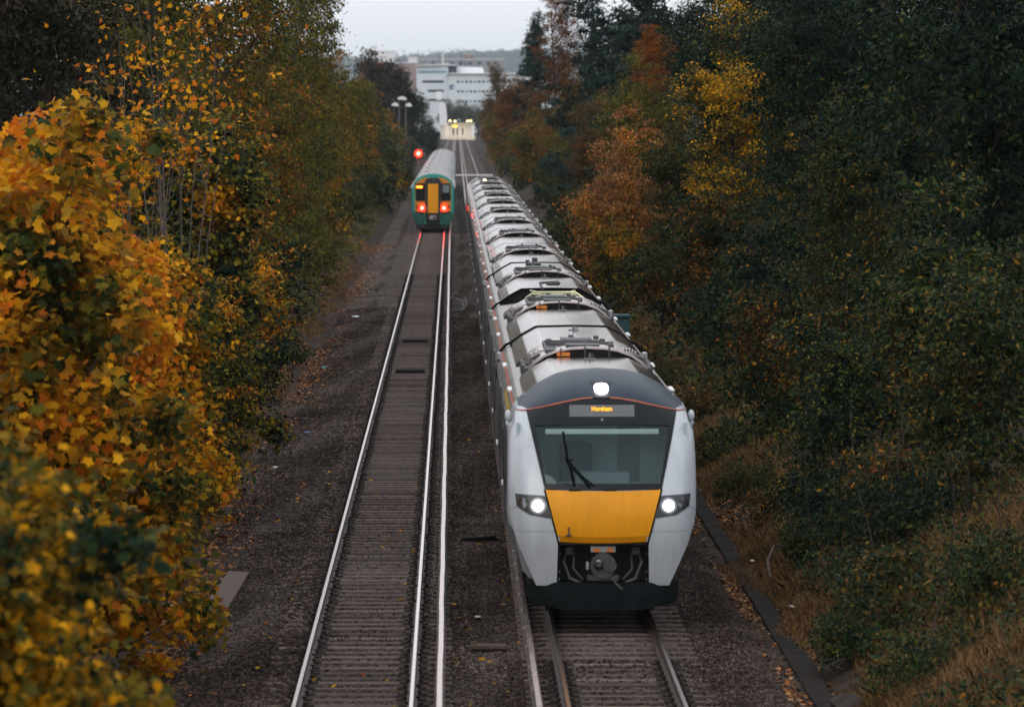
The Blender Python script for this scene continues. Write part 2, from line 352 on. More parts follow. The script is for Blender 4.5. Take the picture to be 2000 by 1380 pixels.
bu = N('ShaderNodeBump'); bu.inputs['Distance'].default_value = .03; bu.inputs['Strength'].default_value = .9; bu.invert = True
t.links.new(vo.outputs['Distance'], bu.inputs['Height']); t.links.new(bu.outputs[0], b.inputs['Normal'])
V = []; F = []
bx = [-4.75, -4.3, -3.7, -3.2, -2.7, -2.3, -.3, .1, .5, .9, 1.3, 3.2, 3.7, 4.3, 4.85]
bzv = [-.50, -.33, -.27, -.24, -.20, -.185, -.185, -.22, -.25, -.23, -.185, -.185, -.20, -.25, -.36]
bd = [-60]+[i*4 for i in range(0, 75)]+[300+i*20 for i in range(0, 58)]
for d in bd:
    for x, z in zip(bx, bzv): V.append((x+bend(d), d, z+(.012*math.sin(d*1.3+x*3) if -4.5 < x < 4.5 else 0)))
k = len(bx); F = [(j*k+i, j*k+i+1, (j+1)*k+i+1, (j+1)*k+i) for j in range(len(bd)-1) for i in range(k-1)]
tag(link('ballast_bed', raw_mesh('ballast_bed', V, F, [bm_], True)), 'grey brown crushed stone bed under both tracks', None, None, 'structure')
# loose ballast stones
rs = np.random.RandomState(3)
def stones(n, xr, dr, zf, size):
    oct_ = np.array([(1, 0, 0), (0, 1, 0), (-1, 0, 0), (0, -1, 0), (0, 0, 1), (0, 0, -1)], float)
    fc = np.array([(0, 1, 4), (1, 2, 4), (2, 3, 4), (3, 0, 4), (1, 0, 5), (2, 1, 5), (3, 2, 5), (0, 3, 5)])
    x = rs.uniform(xr[0], xr[1], n); d = dr[0]+(dr[1]-dr[0])*rs.uniform(0, 1, n)**1.7
    s = rs.uniform(.6, 1.35, n)*size
    V = oct_[None]*rs.uniform(.65, 1.3, (n, 6, 1))*s[:, None, None]*np.array([1, 1, .7])
    a = rs.uniform(0, 6.28, n); ca, sa = np.cos(a), np.sin(a)
    X = V[..., 0]*ca[:, None]-V[..., 1]*sa[:, None]; Y = V[..., 0]*sa[:, None]+V[..., 1]*ca[:, None]
    tl = rs.uniform(-.7, .7, n)[:, None]; Z = V[..., 2]*np.cos(tl)+X*np.sin(tl)
    V = np.stack([X+x[:, None], Y+d[:, None], Z+(zf(x, d)+s*.25)[:, None]], -1).reshape(-1, 3)
    F = (fc[None]+(np.arange(n)*6)[:, None, None]).reshape(-1, 3)
    return V, F
def ball_z(x, d): return np.interp(x, bx, bzv)
def tri_mesh(name, V, F, m):
    me = bpy.data.meshes.new(name); me.vertices.add(len(V)); me.vertices.foreach_set('co', V.astype(np.float32).ravel())
    me.loops.add(F.size); me.loops.foreach_set('vertex_index', F.astype(np.int32).ravel())
    me.polygons.add(len(F)); me.polygons.foreach_set('loop_start', np.arange(0, F.size, F.shape[1], dtype=np.int32))
    me.materials.append(m); me.update(calc_edges=True); return me
VS, FS, off = [], [], 0
for (n, xr, dr, s) in [(62000, (-4.6, -2.2), (54, 200), .028), (46000, (-.3, 1.35), (54, 190), .028), (38000, (3.3, 4.85), (54, 125), .030), (5000, (-2.62, -2.15), (54, 150), .05),
                       (9000, (-2.35, -.25), (50, 100), .022), (6000, (1.35, 3.3), (50, 76), .022)]:
    v, f = stones(n, xr, dr, ball_z, s); VS.append(v); FS.append(f+off); off += len(v)
tag(link('ballast_stones', tri_mesh('ballast_stones', np.concatenate(VS), np.concatenate(FS), LM['stones'])), 'loose angular ballast stones lying between and beside the rails', None, None, 'stuff')

# ------------------------------------------------------------ track
XL, XR = -1.29, 2.235
G = .7525
def rail_mb(xc, d0, d1, h=.158, wav=0, top=.032):
    mb = MB(); prof = [(-.07, -h), (-.07, -h+.012), (-.012, -h+.03), (-.012, -.05), (-top, -.035), (-top, -.008), (-top+.008, 0), (top-.008, 0), (top, -.008), (top, -.035), (.012, -.05), (.012, -h+.03), (.07, -h+.012), (.07, -h)]
    dd = [d0]; 
    while dd[-1] < d1: dd.append(min(d1, dd[-1]+(2 if dd[-1] < 200 else 12)))
    vs = []
    for d in dd:
        w = wav*(math.sin(d*.55)*.6+math.sin(d*1.7+1)*.4); zz = abs(w)*.4
        vs += [(xc+bend(d)+w+x, d, z+zz) for x, z in prof]
    n = len(prof)
    for j in range(len(dd)-1):
        for i in range(n-1):
            mb.mi.append(1 if i == 6 or i in (5, 7) else 0); mb.f.append((j*n+i, j*n+i+1, (j+1)*n+i+1, (j+1)*n+i))
    mb.v = vs
    mb.f.append(tuple(range(n))); mb.mi.append(0)
    return mb
for (x, lab) in [(XL-G, 'outer left running rail of the left track, bright worn head'), (XL+G, 'right hand running rail of the empty left track'),
                 (XR-G, 'left running rail under the white and yellow train'), (XR+G, 'rightmost running rail, emerging under the right side of the white train')]:
    o = rail_mb(x, 40, 1440).build('running_rail', [M['railside'], M['railtop']])
    tag(o, lab, 'rail', 'running rails of the two tracks')
pot = MB(); pot.cyl((0, 0, -.2), (0, 0, -.1), .06, 10); pot.cyl((0, 0, -.1), (0, 0, -.075), .035, 10); potm = pot.mesh('insulator', M['pot'], True)
for (x, lab, wv, segs) in [(XL+G+.365, 'live conductor rail with a slight wobble beside the left track', .007, (40, 1440)), (XR-G-.385, 'live conductor rail left of the white train', .006, (40, 1440))]:
    mb = rail_mb(0, *segs, h=.15, wav=wv, top=.042)
    o = mb.build('conductor_rail', [M['railside'], M['condtop']], None, False, (x, 0, .075)); tag(o, lab, 'rail', 'conductor rails of the two tracks')
    for i in range(30):
        link('insulator', potm, o, (0, 55.2+2.6*i, 0))
# sleepers
sb = MB(); p = [(-.13, -.36), (.13, -.36), (.11, -.165), (-.11, -.165)]
sb.prism(p, -1.26, 1.26, 'x'); sb.cur = 1
for s in (-1, 1):
    sb.box(s*G-.20, s*G+.20, -.115, .115, -.164, -.150)
    for q in (-.09, .09): sb.bbox(s*G+q-.03, s*G+q+.03, -.05, .05, -.150, -.115, .01)
slm = sb.mesh('sleeper', [M['conc'], M['clip']])
for i in range(284):
    D = 55+.65*i; o = link('sleeper', slm, None, (XL+bend(D)+random.uniform(-.03, .03), D, random.uniform(-.012, .004)))
    tag(o, 'weathered concrete sleeper laid across under the rails of the empty left track', 'sleeper', 'concrete sleepers of the left track')
for i in range(16):
    D = 60+.65*i; o = link('sleeper', slm, None, (XR, D, random.uniform(-.02, .0)))
    tag(o, 'weathered concrete sleeper under the right track in front of the white train', 'sleeper', 'concrete sleepers in front of the white train')
vs = []; 
cube = np.array([(x, y, z) for x in (-1.26, 1.26) for y in (-.12, .12) for z in (-.36, -.165)]); cf = np.array([(0, 1, 3, 2), (4, 6, 7, 5), (0, 4, 5, 1), (2, 3, 7, 6), (0, 2, 6, 4), (1, 5, 7, 3)])
cen = [(XL+bend(D), D, 0) for D in np.arange(55+.65*284, 900, .65)]+[(XR+bend(D), D, 0) for D in np.arange(70.5, 900, .65)]
cen = np.array(cen); V = (cube[None]+cen[:, None]).reshape(-1, 3); F = (cf[None]+(np.arange(len(cen))*8)[:, None, None]).reshape(-1, 4)
tag(link('distant_sleepers', tri_mesh('distant_sleepers', V, F, M['conc'])), 'far concrete sleepers running under the trains and on to the station', None, None, 'stuff')

# ------------------------------------------------------------ near train (white and yellow)
NT = empty('passenger_train', (XR, 73.5, 0), 'long white and yellow electric train with lit headlights coming along the right track', 'train')
SP = [(.55, .24), (.9, .12), (1.22, .03), (1.5, 0), (1.75, .02), (2.0, .10), (2.4, .30), (2.8, .55), (3.15, .83), (3.35, 1.05), (3.49, 1.38), (3.58, 1.8), (3.64, 2.3), (3.66, 2.8)]
SW = [0, 0, 0, 0, 0, 0, .05, .2, .45, .65, .8, .9, .97, 1]
TT = np.linspace(0, 1, 14); RXs = [0, .4, .66, .94, 1.12, 1.28, 1.42]; RZs = [0, .025, .085, .235, .37, .5, .72]
def smooth_interp(t, T, Y):     # Catmull-Rom through equally spaced knots
    n = len(Y); u = min(max(t, 0), 1)*(n-1); i = min(int(u), n-2); f = u-i
    p0, p1, p2, p3 = Y[max(i-1, 0)], Y[i], Y[i+1], Y[min(i+2, n-1)]
    return .5*((2*p1)+(-p0+p2)*f+(2*p0-5*p1+4*p2-p3)*f*f+(-p0+3*p1-3*p2+p3)*f**3)
YS = [a[1] for a in SP]; ZS = [a[0] for a in SP]
def S(x, s):
    y = smooth_interp(s, TT, YS); z = smooth_interp(s, TT, ZS); w = smooth_interp(s, TT, SW); a = abs(x)
    return Vector((x, y+(.12*(a/1.4)**2+.35*max(0, (a-1.1)/.3)**2)*(1-.9*w), z-w*float(np.interp(a, RXs, RZs))))
def ss(x, z):
    lo, hi = 0, 1
    for _ in range(22):
        mm = (lo+hi)/2
        if S(x, mm).z < z: lo = mm
        else: hi = mm
    return lo
def SN(x, s):
    e = .004; a = S(x+e, s)-S(x-e, s); b_ = S(x, min(1, s+e))-S(x, max(0, s-e)); n = a.cross(b_); n.normalize(); return n
def off_pt(x, s, t): return S(x, s)+SN(x, s)*t
def patch(mb, P, nu, nv, t):
    """thin raised panel on the nose: P(u,v)->(x,s)"""
    top = [[off_pt(*P(i/nu, j/nv), t) for i in range(nu+1)] for j in range(nv+1)]
    base = [[off_pt(*P(i/nu, j/nv), -.03) for i in range(nu+1)] for j in range(nv+1)]
    n0 = len(mb.v); mb.v += [tuple(p) for r in top for p in r]
    for j in range(nv):
        for i in range(nu): a = n0+j*(nu+1)+i; mb.f.append((a, a+1, a+nu+2, a+nu+1)); mb.mi.append(mb.cur)
    ring = [(i, 0) for i in range(nu)]+[(nu, j) for j in range(nv)]+[(i, nv) for i in range(nu, 0, -1)]+[(0, j) for j in range(nv, 0, -1)]
    m0 = len(mb.v); mb.v += [tuple(base[j][i]) for i, j in ring]+[tuple(top[j][i]) for i, j in ring]; k = len(ring)
    for q in range(k): a, b2 = q, (q+1) % k; mb.f.append((m0+a, m0+b2, m0+k+b2, m0+k+a)); mb.mi.append(mb.cur)
def lerp(a, b, t): return a+(b-a)*t
def zrow(xl, xr, zb, zt, u, v):  # xl,xr functions of z fraction ; zb,zt functions of x
    x = lerp(xl(v), xr(v), u); return x, ss(x, lerp(zb(x), zt(x), v))
# half widths by height of the nose outline
HWz = [.55, .64, 1.19, 1.45, 1.66, 2.0, 2.5, 2.96, 3.12, 3.3]; HWx = [.99, 1.03, 1.27, 1.36, 1.395, 1.405, 1.405, 1.375, 1.33, 1.30]
def hw(s):
    z = smooth_interp(s, TT, ZS); w = smooth_interp(s, TT, SW); return float(np.interp(min(z, 3.3), HWz, HWx))
INz = [.55, 1.2, 2.0, 3.10]; INx = [.678, .662, .872, 1.125]
def inx(z): return float(np.interp(z, INz, INx))
def wtz(x): return float(np.interp(abs(x), [0, .3, .57, .83, 1.0, 1.125, 1.4], [3.285, 3.273, 3.235, 3.19, 3.15, 3.11, 3.02]))
NOSE = MB(); NS_, NU_ = 84, 64
cab_pts = {}
for j in range(NS_+1):
    s = j/NS_; h = hw(s)
    row = [S(h*(2*i/NU_-1), s) for i in range(NU_+1)]
    # cheeks run back to the side of the first carriage
    def cheek(sg):
        p = row[-1] if sg > 0 else row[0]; out = []
        for q in (.06, .2, .5, 1):
            y = p.y+(2.8-p.y)*q; xx = abs(p.x)
            tgt = min(1.40, xx+.05*min(1, q*4)) if p.z > 1.4 else lerp(xx, min(1.36, 1.05+.3*(p.z/1.4)), q)
            if p.z > 2.9: tgt = lerp(xx, float(np.interp(p.z, [2.9, 3.1, 3.22, 3.4], [1.38, 1.32, 1.26, 1.2])), q)
            out.append(Vector((sg*tgt, y, p.z)))
        return out
    full = list(reversed(cheek(-1)))+row+cheek(1)
    NOSE.v += [tuple(p) for p in full]
nn = NU_+9
for j in range(NS_):
    for i in range(nn-1):
        x = sum(NOSE.v[q][0] for q in (j*nn+i, j*nn+i+1))/2; z = (NOSE.v[j*nn+i][2]+NOSE.v[(j+1)*nn+i][2])/2
        if z < 1.35 and abs(x) < .655: continue
        if 4 <= i < nn-5 and 1.99 < z < 3.08 and abs(x) < inx(z)-.035: continue
        NOSE.f.append((j*nn+i, j*nn+i+1, (j+1)*nn+i+1, (j+1)*nn+i)); NOSE.mi.append(0)
cab = NOSE.build('cab_shell', [M['white']], NT, True)
def sub(mb, name, m, parent=cab, smooth=True): return mb.build(name, m, parent, smooth)
# windscreen surround (black ring), glass
outer = []; inner = []
def gx(z): return float(np.interp(z, [2.07, 2.90], [.845, 1.005]))
K = 16
def loopP(xf, zb, zt):
    L_ = []
    for i in range(K): x = lerp(-xf(zb(0)), xf(zb(0)), i/K); L_.append((x, zb(x)))
    for i in range(K): z = lerp(zb(9), zt(9), i/K); L_.append((xf(z), z))
    for i in range(K): x = lerp(xf(zt(9)), -xf(zt(9)), i/K); L_.append((x, zt(x)))
    for i in range(K): z = lerp(zt(9), zb(9), i/K); L_.append((-xf(z), z))
    return L_
wbz = lambda x: 1.978+.02*min(1, abs(x)/.87)**2 if abs(x) < 2 else 1.998
wtz2 = lambda x: wtz(x) if abs(x) < 2 else 3.11
LO = loopP(inx, wbz, wtz2); LI = loopP(gx, lambda x: 2.075, lambda x: 2.90+.02*(1-min(1, abs(x))**2) if abs(x) < 2 else 2.90)
mb = MB(); n4 = len(LO)
rings = []
for (f, t_) in [(0, -.03), (0, .014), (.33, .016), (.66, .016), (1, .014), (1, -.03)]:
    rings.append([off_pt(lerp(a[0], b2[0], f), ss(lerp(a[0], b2[0], f), lerp(a[1], b2[1], f)), t_) for a, b2 in zip(LO, LI)])
for r in rings: mb.v += [tuple(p) for p in r]
for j in range(5):
    for i in range(n4): mb.f.append((j*n4+i, j*n4+(i+1) % n4, (j+1)*n4+(i+1) % n4, (j+1)*n4+i)); mb.mi.append(0)
sub(mb, 'windscreen_surround', M['black'])
mb = MB(); nu, nv = 16, 10
mb.grid(lambda u, v: off_pt(lerp(-gx(lerp(2.06, 2.93, v))-.01, gx(lerp(2.06, 2.93, v))+.01, u), ss(lerp(-1, 1, u)*gx(lerp(2.06, 2.93, v)), lerp(2.06, 2.93, v)), .004), nu, nv)
sub(mb, 'windscreen', M['glass'])
# yellow panel, its underside lip, black gaps
mb = MB(); patch(mb, lambda u, v: zrow(lambda v: -inx(lerp(1.30, 1.98, v))+.012, lambda v: inx(lerp(1.30, 1.98, v))-.012, lambda x: 1.295+.02*(x/.66)**2, lambda x: wbz(x)-.012, u, v), 14, 10, .014)
lipz = lambda x: 1.295+.02*(x/.66)**2
xs_ = [lerp(-.65, .65, i/14) for i in range(15)]
a0 = [off_pt(x, ss(x, lipz(x)), .012) for x in xs_]; a1 = [Vector((p.x, p.y+.045, p.z-.09)) for p in a0]; a2 = [Vector((p.x, p.y+.12, p.z-.11)) for p in a0]
mb.add(a0+a1+a2, [(r*15+i, r*15+i+1, (r+1)*15+i+1, (r+1)*15+i) for r in (0, 1) for i in range(14)])
sub(mb, 'yellow_front_panel', M['yellow'])
for sg in (-1, 1):
    mb = MB(); patch(mb, lambda u, v: (lambda z: (sg*(inx(z)+(-.014+.028*u)), ss(sg*inx(z), z)))(lerp(1.19, 1.995, v)), 1, 10, .009); sub(mb, 'panel_gap_seal', M['rubber'])
    mb = MB(); patch(mb, lambda u, v: (lambda z: (sg*(inx(z)+(-.02+.03*u)), ss(sg*inx(z), z)))(lerp(.56, 1.185, v)), 1, 8, .006); sub(mb, 'recess_edge_seal', M['rubber'])
# dome
mb = MB(); NUd, NVd = 40, 30
def domeP(u, v):
    x0 = lerp(-1.10, 1.10, u); zb = wtz(x0)+.006; s0 = ss(x0, zb); s = lerp(s0, 1, v); return x0*lerp(1, 1.13, min(1, v*2.2)), s
patch(mb, domeP, NUd, NVd, .010); sub(mb, 'roof_dome', M['dome'])
# orange line over the dome
OLp = [(-1.30, 3.10), (-1.15, 3.11), (-1.0, 3.14), (-.71, 3.205), (-.54, 3.245), (-.3, 3.288), (-.15, 3.30), (0, 3.305)]
OLp = OLp+[(-a, b2) for a, b2 in reversed(OLp[:-1])]
def polyl(P, t):
    n = len(P)-1; u = t*n; i = min(int(u), n-1); f = u-i; return lerp(P[i][0], P[i+1][0], f), lerp(P[i][1], P[i+1][1], f)
mb = MB(); patch(mb, lambda u, v: (lambda p: (p[0], ss(p[0], p[1])+(.0068*(v-.5))))(polyl(OLp, u)), 56, 1, .017)
sub(mb, 'orange_line', M['orange'])
# headlights
for sg in (-1, 1):
    HLo = [(.865, 1.90), (1.10, 1.915), (1.30, 1.925)]; HLb = [(.755, 1.57), (1.09, 1.625), (1.275, 1.74)]
    def hP(u, v):
        a, b2 = polyl(HLb, u), polyl(HLo, u); x, z = lerp(a[0], b2[0], v), lerp(a[1], b2[1], v); return sg*x, ss(sg*x, z)
    mb = MB(); patch(mb, hP, 10, 6, .012); hl = sub(mb, 'headlight', M['lampbowl'])
    def disc(cx, cz, r, t, th):
        mb = MB(); k = 20
        ctr = [off_pt(sg*cx, ss(sg*cx, cz), t)]
        r1 = [off_pt(sg*(cx+r*math.cos(q*2*math.pi/k)), ss(sg*(cx+r*math.cos(q*2*math.pi/k)), cz+r*math.sin(q*2*math.pi/k)), t-.004) for q in range(k)]
        r2 = [off_pt(sg*(cx+r*math.cos(q*2*math.pi/k)), ss(sg*(cx+r*math.cos(q*2*math.pi/k)), cz+r*math.sin(q*2*math.pi/k)), t-th) for q in range(k)]
        mb.add(ctr+r1+r2, [(0, 1+q, 1+(q+1) % k) for q in range(k)]+[(1+q, 1+k+q, 1+k+(q+1) % k, 1+(q+1) % k) for q in range(k)])
        return mb
    disc(.97, 1.755, .125, .018, .01).build('reflector_bowl', M['reflector'], cab, True)
    disc(.97, 1.755, .086, .026, .02).build('main_lamp', M['lampon'], cab, True)
    disc(1.19, 1.79, .078, .019, .015).build('side_lamp', M['reflector'], cab, True)
    # seams on the white fairing
    mb = MB()
    patch(mb, lambda u, v: (sg*lerp(.67, 1.29, u), ss(sg*lerp(.67, 1.29, u), 1.372+.005*v)), 10, 1, .0022)
    patch(mb, lambda u, v: (sg*lerp(1.27, 1.40, u), ss(sg*lerp(1.27, 1.385, u), lerp(1.735, 1.67, u)+.005*v)), 6, 1, .0022)
    sub(mb, 'fairing_seam', M['seam'])
    # folded return of the lower fairing towards the coupler
    mb = MB(); zz = [.55+.066*q for q in range(11)]
    A = [S(sg*.668, ss(sg*.66, z)) for z in zz]; B = [Vector((p.x+sg*.01, p.y+.35, p.z)) for p in A]
    mb.add(A+B, [(q, q+1, 11+q+1, 11+q) for q in range(10)])
    xx = [lerp(.668, 1.0, q/6) for q in range(7)]; A = [S(sg*x, 0) for x in xx]; B = [Vector((p.x, p.y+.7, p.z+.03)) for p in A]
    mb.add(A+B, [(q, q+1, 7+q+1, 7+q) for q in range(6)])
    sub(mb, 'fairing_return', M['dark2'])
# top lamp in a hooded housing
c0 = S(0, ss(0, 3.40)); 
mb = MB(); mb.cur = 0
tp = [(-.155, 3.505), (.155, 3.505), (.125, 3.29), (-.125, 3.29)]
fr = [off_pt(x, ss(x, z), .03) for x, z in tp]; bk = [off_pt(x*1.15, ss(x*1.15, z), -.01) for x, z in tp]
inn = [off_pt(x*.8, ss(x*.8, 3.40+(z-3.40)*.8), .024) for x, z in tp]
mb.add(fr+bk+inn, [(q, (q+1) % 4, 4+(q+1) % 4, 4+q) for q in range(4)]+[(q, 8+q, 8+(q+1) % 4, (q+1) % 4) for q in range(4)]+[(8, 9, 10, 11)])
sub(mb, 'top_lamp_housing', M['dark'], smooth=False)
mb = MB(); k = 24; pts = []
for q in range(k):
    a = q*2*math.pi/k; cx, sz = math.cos(a), math.sin(a); e_ = .75
    x = .105*math.copysign(abs(cx)**e_, cx)*(1+.12*sz); z = 3.405+.075*math.copysign(abs(sz)**e_, sz); pts.append(off_pt(x, ss(x, z), .035))
mb.add([off_pt(0, ss(0, 3.405), .042)]+pts, [(0, 1+q, 1+(q+1) % k) for q in range(k)]); sub(mb, 'top_lamp', M['lampon'])
# destination display
mb = MB(); patch(mb, lambda u, v: (lerp(-.485, .485, u), ss(lerp(-.485, .485, u), lerp(3.03, 3.195, v))), 10, 4, .020); sub(mb, 'destination_display', M['destbox'])
tcv = bpy.data.curves.new('t', 'FONT'); tcv.body = 'Horsham'; tcv.size = .083; tcv.align_x = 'CENTER'; tcv.extrude = .002; tcv.offset = .0022
to = bpy.data.objects.new('t', tcv); C.objects.link(to); bpy.context.view_layer.update()
dg = bpy.context.evaluated_depsgraph_get(); tme = bpy.data.meshes.new_from_object(to.evaluated_get(dg)); bpy.data.objects.remove(to)
p0 = S(0, ss(0, 3.115)); n0 = SN(0, ss(0, 3.115))
for v in tme.vertices:
    x, zz = v.co.x, v.co.y; s_ = ss(x, 3.112+zz); q = off_pt(x, s_, .026+v.co.z); v.co = q
tme.materials.clear(); tme.materials.append(M['dest']); link('destination_letters', tme, cab)
mb = MB(); mb.ball(off_pt(0, ss(0, 2.985), .014), .022, 6); sub(mb, 'camera_lens', M['steel'])
# wipers
mb = MB()
def wp(x, z, t=.04): return off_pt(x, ss(x, z), t)
mb.tube([wp(-.585, 2.80), wp(-.52, 2.42, .06), wp(-.50, 2.35, .06)], .018, 6); mb.tube([wp(-.50, 2.36, .06), wp(-.46, 2.2, .05), wp(-.43, 2.04, .03)], .022, 6)
mb.tube([wp(-.52, 2.38, .05), wp(-.36, 2.2, .05), wp(-.20, 2.02, .03)], .019, 6); mb.tube([wp(-.47, 2.34, .05), wp(-.30, 2.16, .05), wp(-.14, 2.04, .03)], .013, 6)
mb.tube([wp(-.56, 2.43, .05), wp(-.50, 2.38, .07), wp(-.45, 2.41, .05)], .014, 6); mb.ball(wp(-.51, 2.38, .05), .035, 5)
sub(mb, 'windscreen_wiper', M['rubber'])
mb = MB()
for (a, b2) in [(-.46, .0), (.05, .4)]: mb.bbox(a-.05, a+.14, .075, .115, 1.975, 1.995, .006)
sub(mb, 'wiper_cover', M['rubber'], smooth=False)
# little handle with bracket at the foot of the yellow panel
mb = MB(); mb.cyl((-.515, -.03, 1.33), (-.515, -.03, 1.45), .012, 6); mb.bbox(-.56, -.47, -.035, .03, 1.315, 1.335, .006); sub(mb, 'lamp_bracket', M['dark2'], smooth=False)
# cab interior
mb = MB(); mb.box(-1.15, 1.15, 2.3, 2.34, 1.4, 3.3); mb.box(-1.28, -1.25, .75, 2.3, 1.4, 2.95); mb.box(1.25, 1.28, .75, 2.3, 1.4, 2.95); mb.box(-1.2, 1.2, .75, 2.3, 1.4, 1.43); sub(mb, 'cab_lining', M['cabin'], smooth=False)
mb = MB(); mb.prism([(-.86, .22), (-.9, .95), (.9, .95), (.86, .22)], 1.9, 2.05, 'z'); mb.prism([(-.4, .5), (-.35, .85), (.35, .85), (.4, .5)], 2.05, 2.22, 'z'); sub(mb, 'driver_desk', M['cabdark'], smooth=False)
mb = MB(); mb.prism([(.30, 2.29), (.30, 2.26), (.62, 2.26), (.62, 2.29)], 1.43, 2.85, 'z'); mb.box(.28, .31, 2.22, 2.28, 1.43, 2.95); sub(mb, 'cab_door', M['cabdark'], smooth=False)
mb = MB(); mb.bbox(-.85, .85, .66, .69, 2.78, 2.86, .01); sub(mb, 'sun_blind', M['cablight'], smooth=False)
mb = MB(); mb.bbox(-.62, -.12, 1.55, 1.7, 1.9, 2.62, .06); mb.bbox(-.6, -.14, 1.2, 1.7, 1.75, 1.88, .05); sub(mb, 'driver_seat', M['seat'], smooth=False)
# side camera pods
for sg in (-1, 1):
    mb = MB(); mb.ball((sg*1.395, 1.95, 2.98), .075, 8, (.7, 1.2, 1.25)); mb.ball((sg*1.40, 1.95, 2.87), .05, 8, (.7, 1, 1)); sub(mb, 'camera_pod', M['white'])
# coupler recess
mb = MB()
mb.box(-.7, .7, .95, .99, .3, 1.3); mb.box(-.70, .70, .12, .95, 1.17, 1.19)
for sg in (-1, 1): mb.box(sg*.70, sg*.72, .4, .95, .4, 1.19)
sub(mb, 'coupler_recess', M['dark'], smooth=False)
mb = MB(); mb.cyl((.0, .75, .86), (.0, .22, .86), .15, 18); mb.cyl((0, .22, .86), (0, .08, .86), .20, 18, .19)
mb.cyl((-.07, .08, .89), (-.07, -.10, .89), .085, 14, .03); mb.cyl((.10, .075, .87), (.10, .05, .87), .10, 16)
mb.bbox(-.24, .24, .14, .34, .62, .72, .02); mb.tube([(.12, .05, .70), (.18, -.08, .62), (.28, -.16, .53)], .013, 6)
for sg in (-1, 1):
    mb.tube([(sg*.52, .55, 1.12), (sg*.58, .38, .9), (sg*.5, .3, .66), (sg*.28, .3, .56)], .03, 8); mb.bbox(sg*.5-.06, sg*.5+.06, .35, .5, 1.0, 1.12, .01)
    mb.tube([(sg*.42, .5, 1.12), (sg*.44, .3, .8), (sg*.3, .25, .64)], .018, 8)
cp = sub(mb, 'coupler', M['dark2'])
mb = MB(); mb.cur = 0; mb.bbox(-.19, .19, .17, .22, 1.05, 1.15, .01); mb.cur = 1; mb.box(-.14, -.05, .162, .168, 1.06, 1.12); mb.box(.06, .15, .162, .168, 1.06, 1.12); sub(mb, 'electrical_head_plate', [M['steel'], M['label_o']], smooth=False)
mb = MB(); mb.ball((-.07, .0, .91), .05, 8, (1, .6, 1)); mb.bbox(-.26, -.21, .06, .2, .80, .92, .01); sub(mb, 'coupler_pin', M['steel'])
# obstacle deflector
mb = MB(); PR = [(-1.14, .42), (-1.05, .30), (-.6, .10), (0, .04), (.6, .10), (1.05, .30), (1.14, .42)]
q = len(PR); top_ = [(x, y+.10, .60) for x, y in PR]; mid = [(x, y+.02, .42) for x, y in PR]; bot = [(x*.94, y, (.20 if abs(x) < .9 else .27)) for x, y in PR]; bk = [(x*.9, y+.5, .20) for x, y in PR]
tb = [(x, y+.5, .61) for x, y in PR]
mb.add(tb+top_+mid+bot+bk, [(r*q+i, r*q+i+1, (r+1)*q+i+1, (r+1)*q+i) for r in range(4) for i in range(q-1)])
sub(mb, 'obstacle_deflector', M['defl'], parent=NT)

# carriages
PROF = [(1.02, .62), (1.33, .9), (1.395, 1.25), (1.40, 1.9), (1.40, 2.5), (1.385, 2.75), (1.355, 2.95), (1.31, 3.08), (1.22, 3.17), (1.12, 3.20), (.6, 3.27), (0, 3.29)]
def body_mesh(y0, y1):
    mb = MB(); P = PROF+[(-x, z) for x, z in reversed(PROF[:-1])]; n = len(P); segs = [y0+(y1-y0)*i/4 for i in range(5)]
    mb.v = [(x, y, z) for y in segs for x, z in P]
    for j in range(4):
        for i in range(n-1):
            zt = (P[i][1]+P[i+1][1])/2; mb.f.append((j*n+i, j*n+i+1, (j+1)*n+i+1, (j+1)*n+i)); mb.mi.append(2 if zt > 3.14 else 1 if zt > 2.65 else 0)
    mb.f += [tuple(range(n)), tuple(4*n+i for i in reversed(range(n)))]; mb.mi += [0, 0]
    mb.f += [(j*n, (j+1)*n, (j+1)*n+n-1, j*n+n-1) for j in range(4)]; mb.mi += [0]*4
    return mb.mesh('carriage_body', [M['skirt'], M['cant'], M['deck']], True)
FPR = [(1.145, 3.19), (1.125, 3.265), (.94, 3.405), (.915, 3.42), (.68, 3.55), (.64, 3.562), (0, 3.575)]
FPR = FPR+[(-x, z) for x, z in reversed(FPR[:-1])]
def fairing_mb(y0, y1):
    mb = MB(); n = len(FPR); ys = [y0]
    while ys[-1] < y1-.01: ys.append(min(y1, ys[-1]+2.0))
    mb.v = [(x, y, z) for y in ys for x, z in FPR]
    for j in range(len(ys)-1):
        for i in range(n-1): mb.f.append((j*n+i, j*n+i+1, (j+1)*n+i+1, (j+1)*n+i)); mb.mi.append(0)
    e = tuple(range(n)); mb.f.append(e); mb.mi.append(1); mb.f.append(tuple((len(ys)-1)*n+i for i in reversed(range(n)))); mb.mi.append(1)
    return mb
def rib_mb(y, w, h):   # rubber/metal band following the fairing
    mb = MB(); k = len(FPR); a = [(x*(1+h*.7), y-w/2, z+h) for x, z in FPR]; b_ = [(x*(1+h*.7), y+w/2, z+h) for x, z in FPR]
    c_ = [(x, y-w/2, z-.02) for x, z in FPR]; d_ = [(x, y+w/2, z-.02) for x, z in FPR]
    mb.add(c_+a+b_+d_, [(r*k+i, r*k+i+1, (r+1)*k+i+1, (r+1)*k+i) for r in range(3) for i in range(k-1)]); return mb
WY0, WY1 = 8.0, 12.3      # roof well holding the cooling unit (local to a carriage)
LID = [(1.0, 3.26), (.985, 3.38), (.91, 3.47), (.74, 3.59), (.5, 3.68), (.3, 3.712), (0, 3.725)]; LIDF = LID+[(-x, z) for x, z in reversed(LID[:-1])]
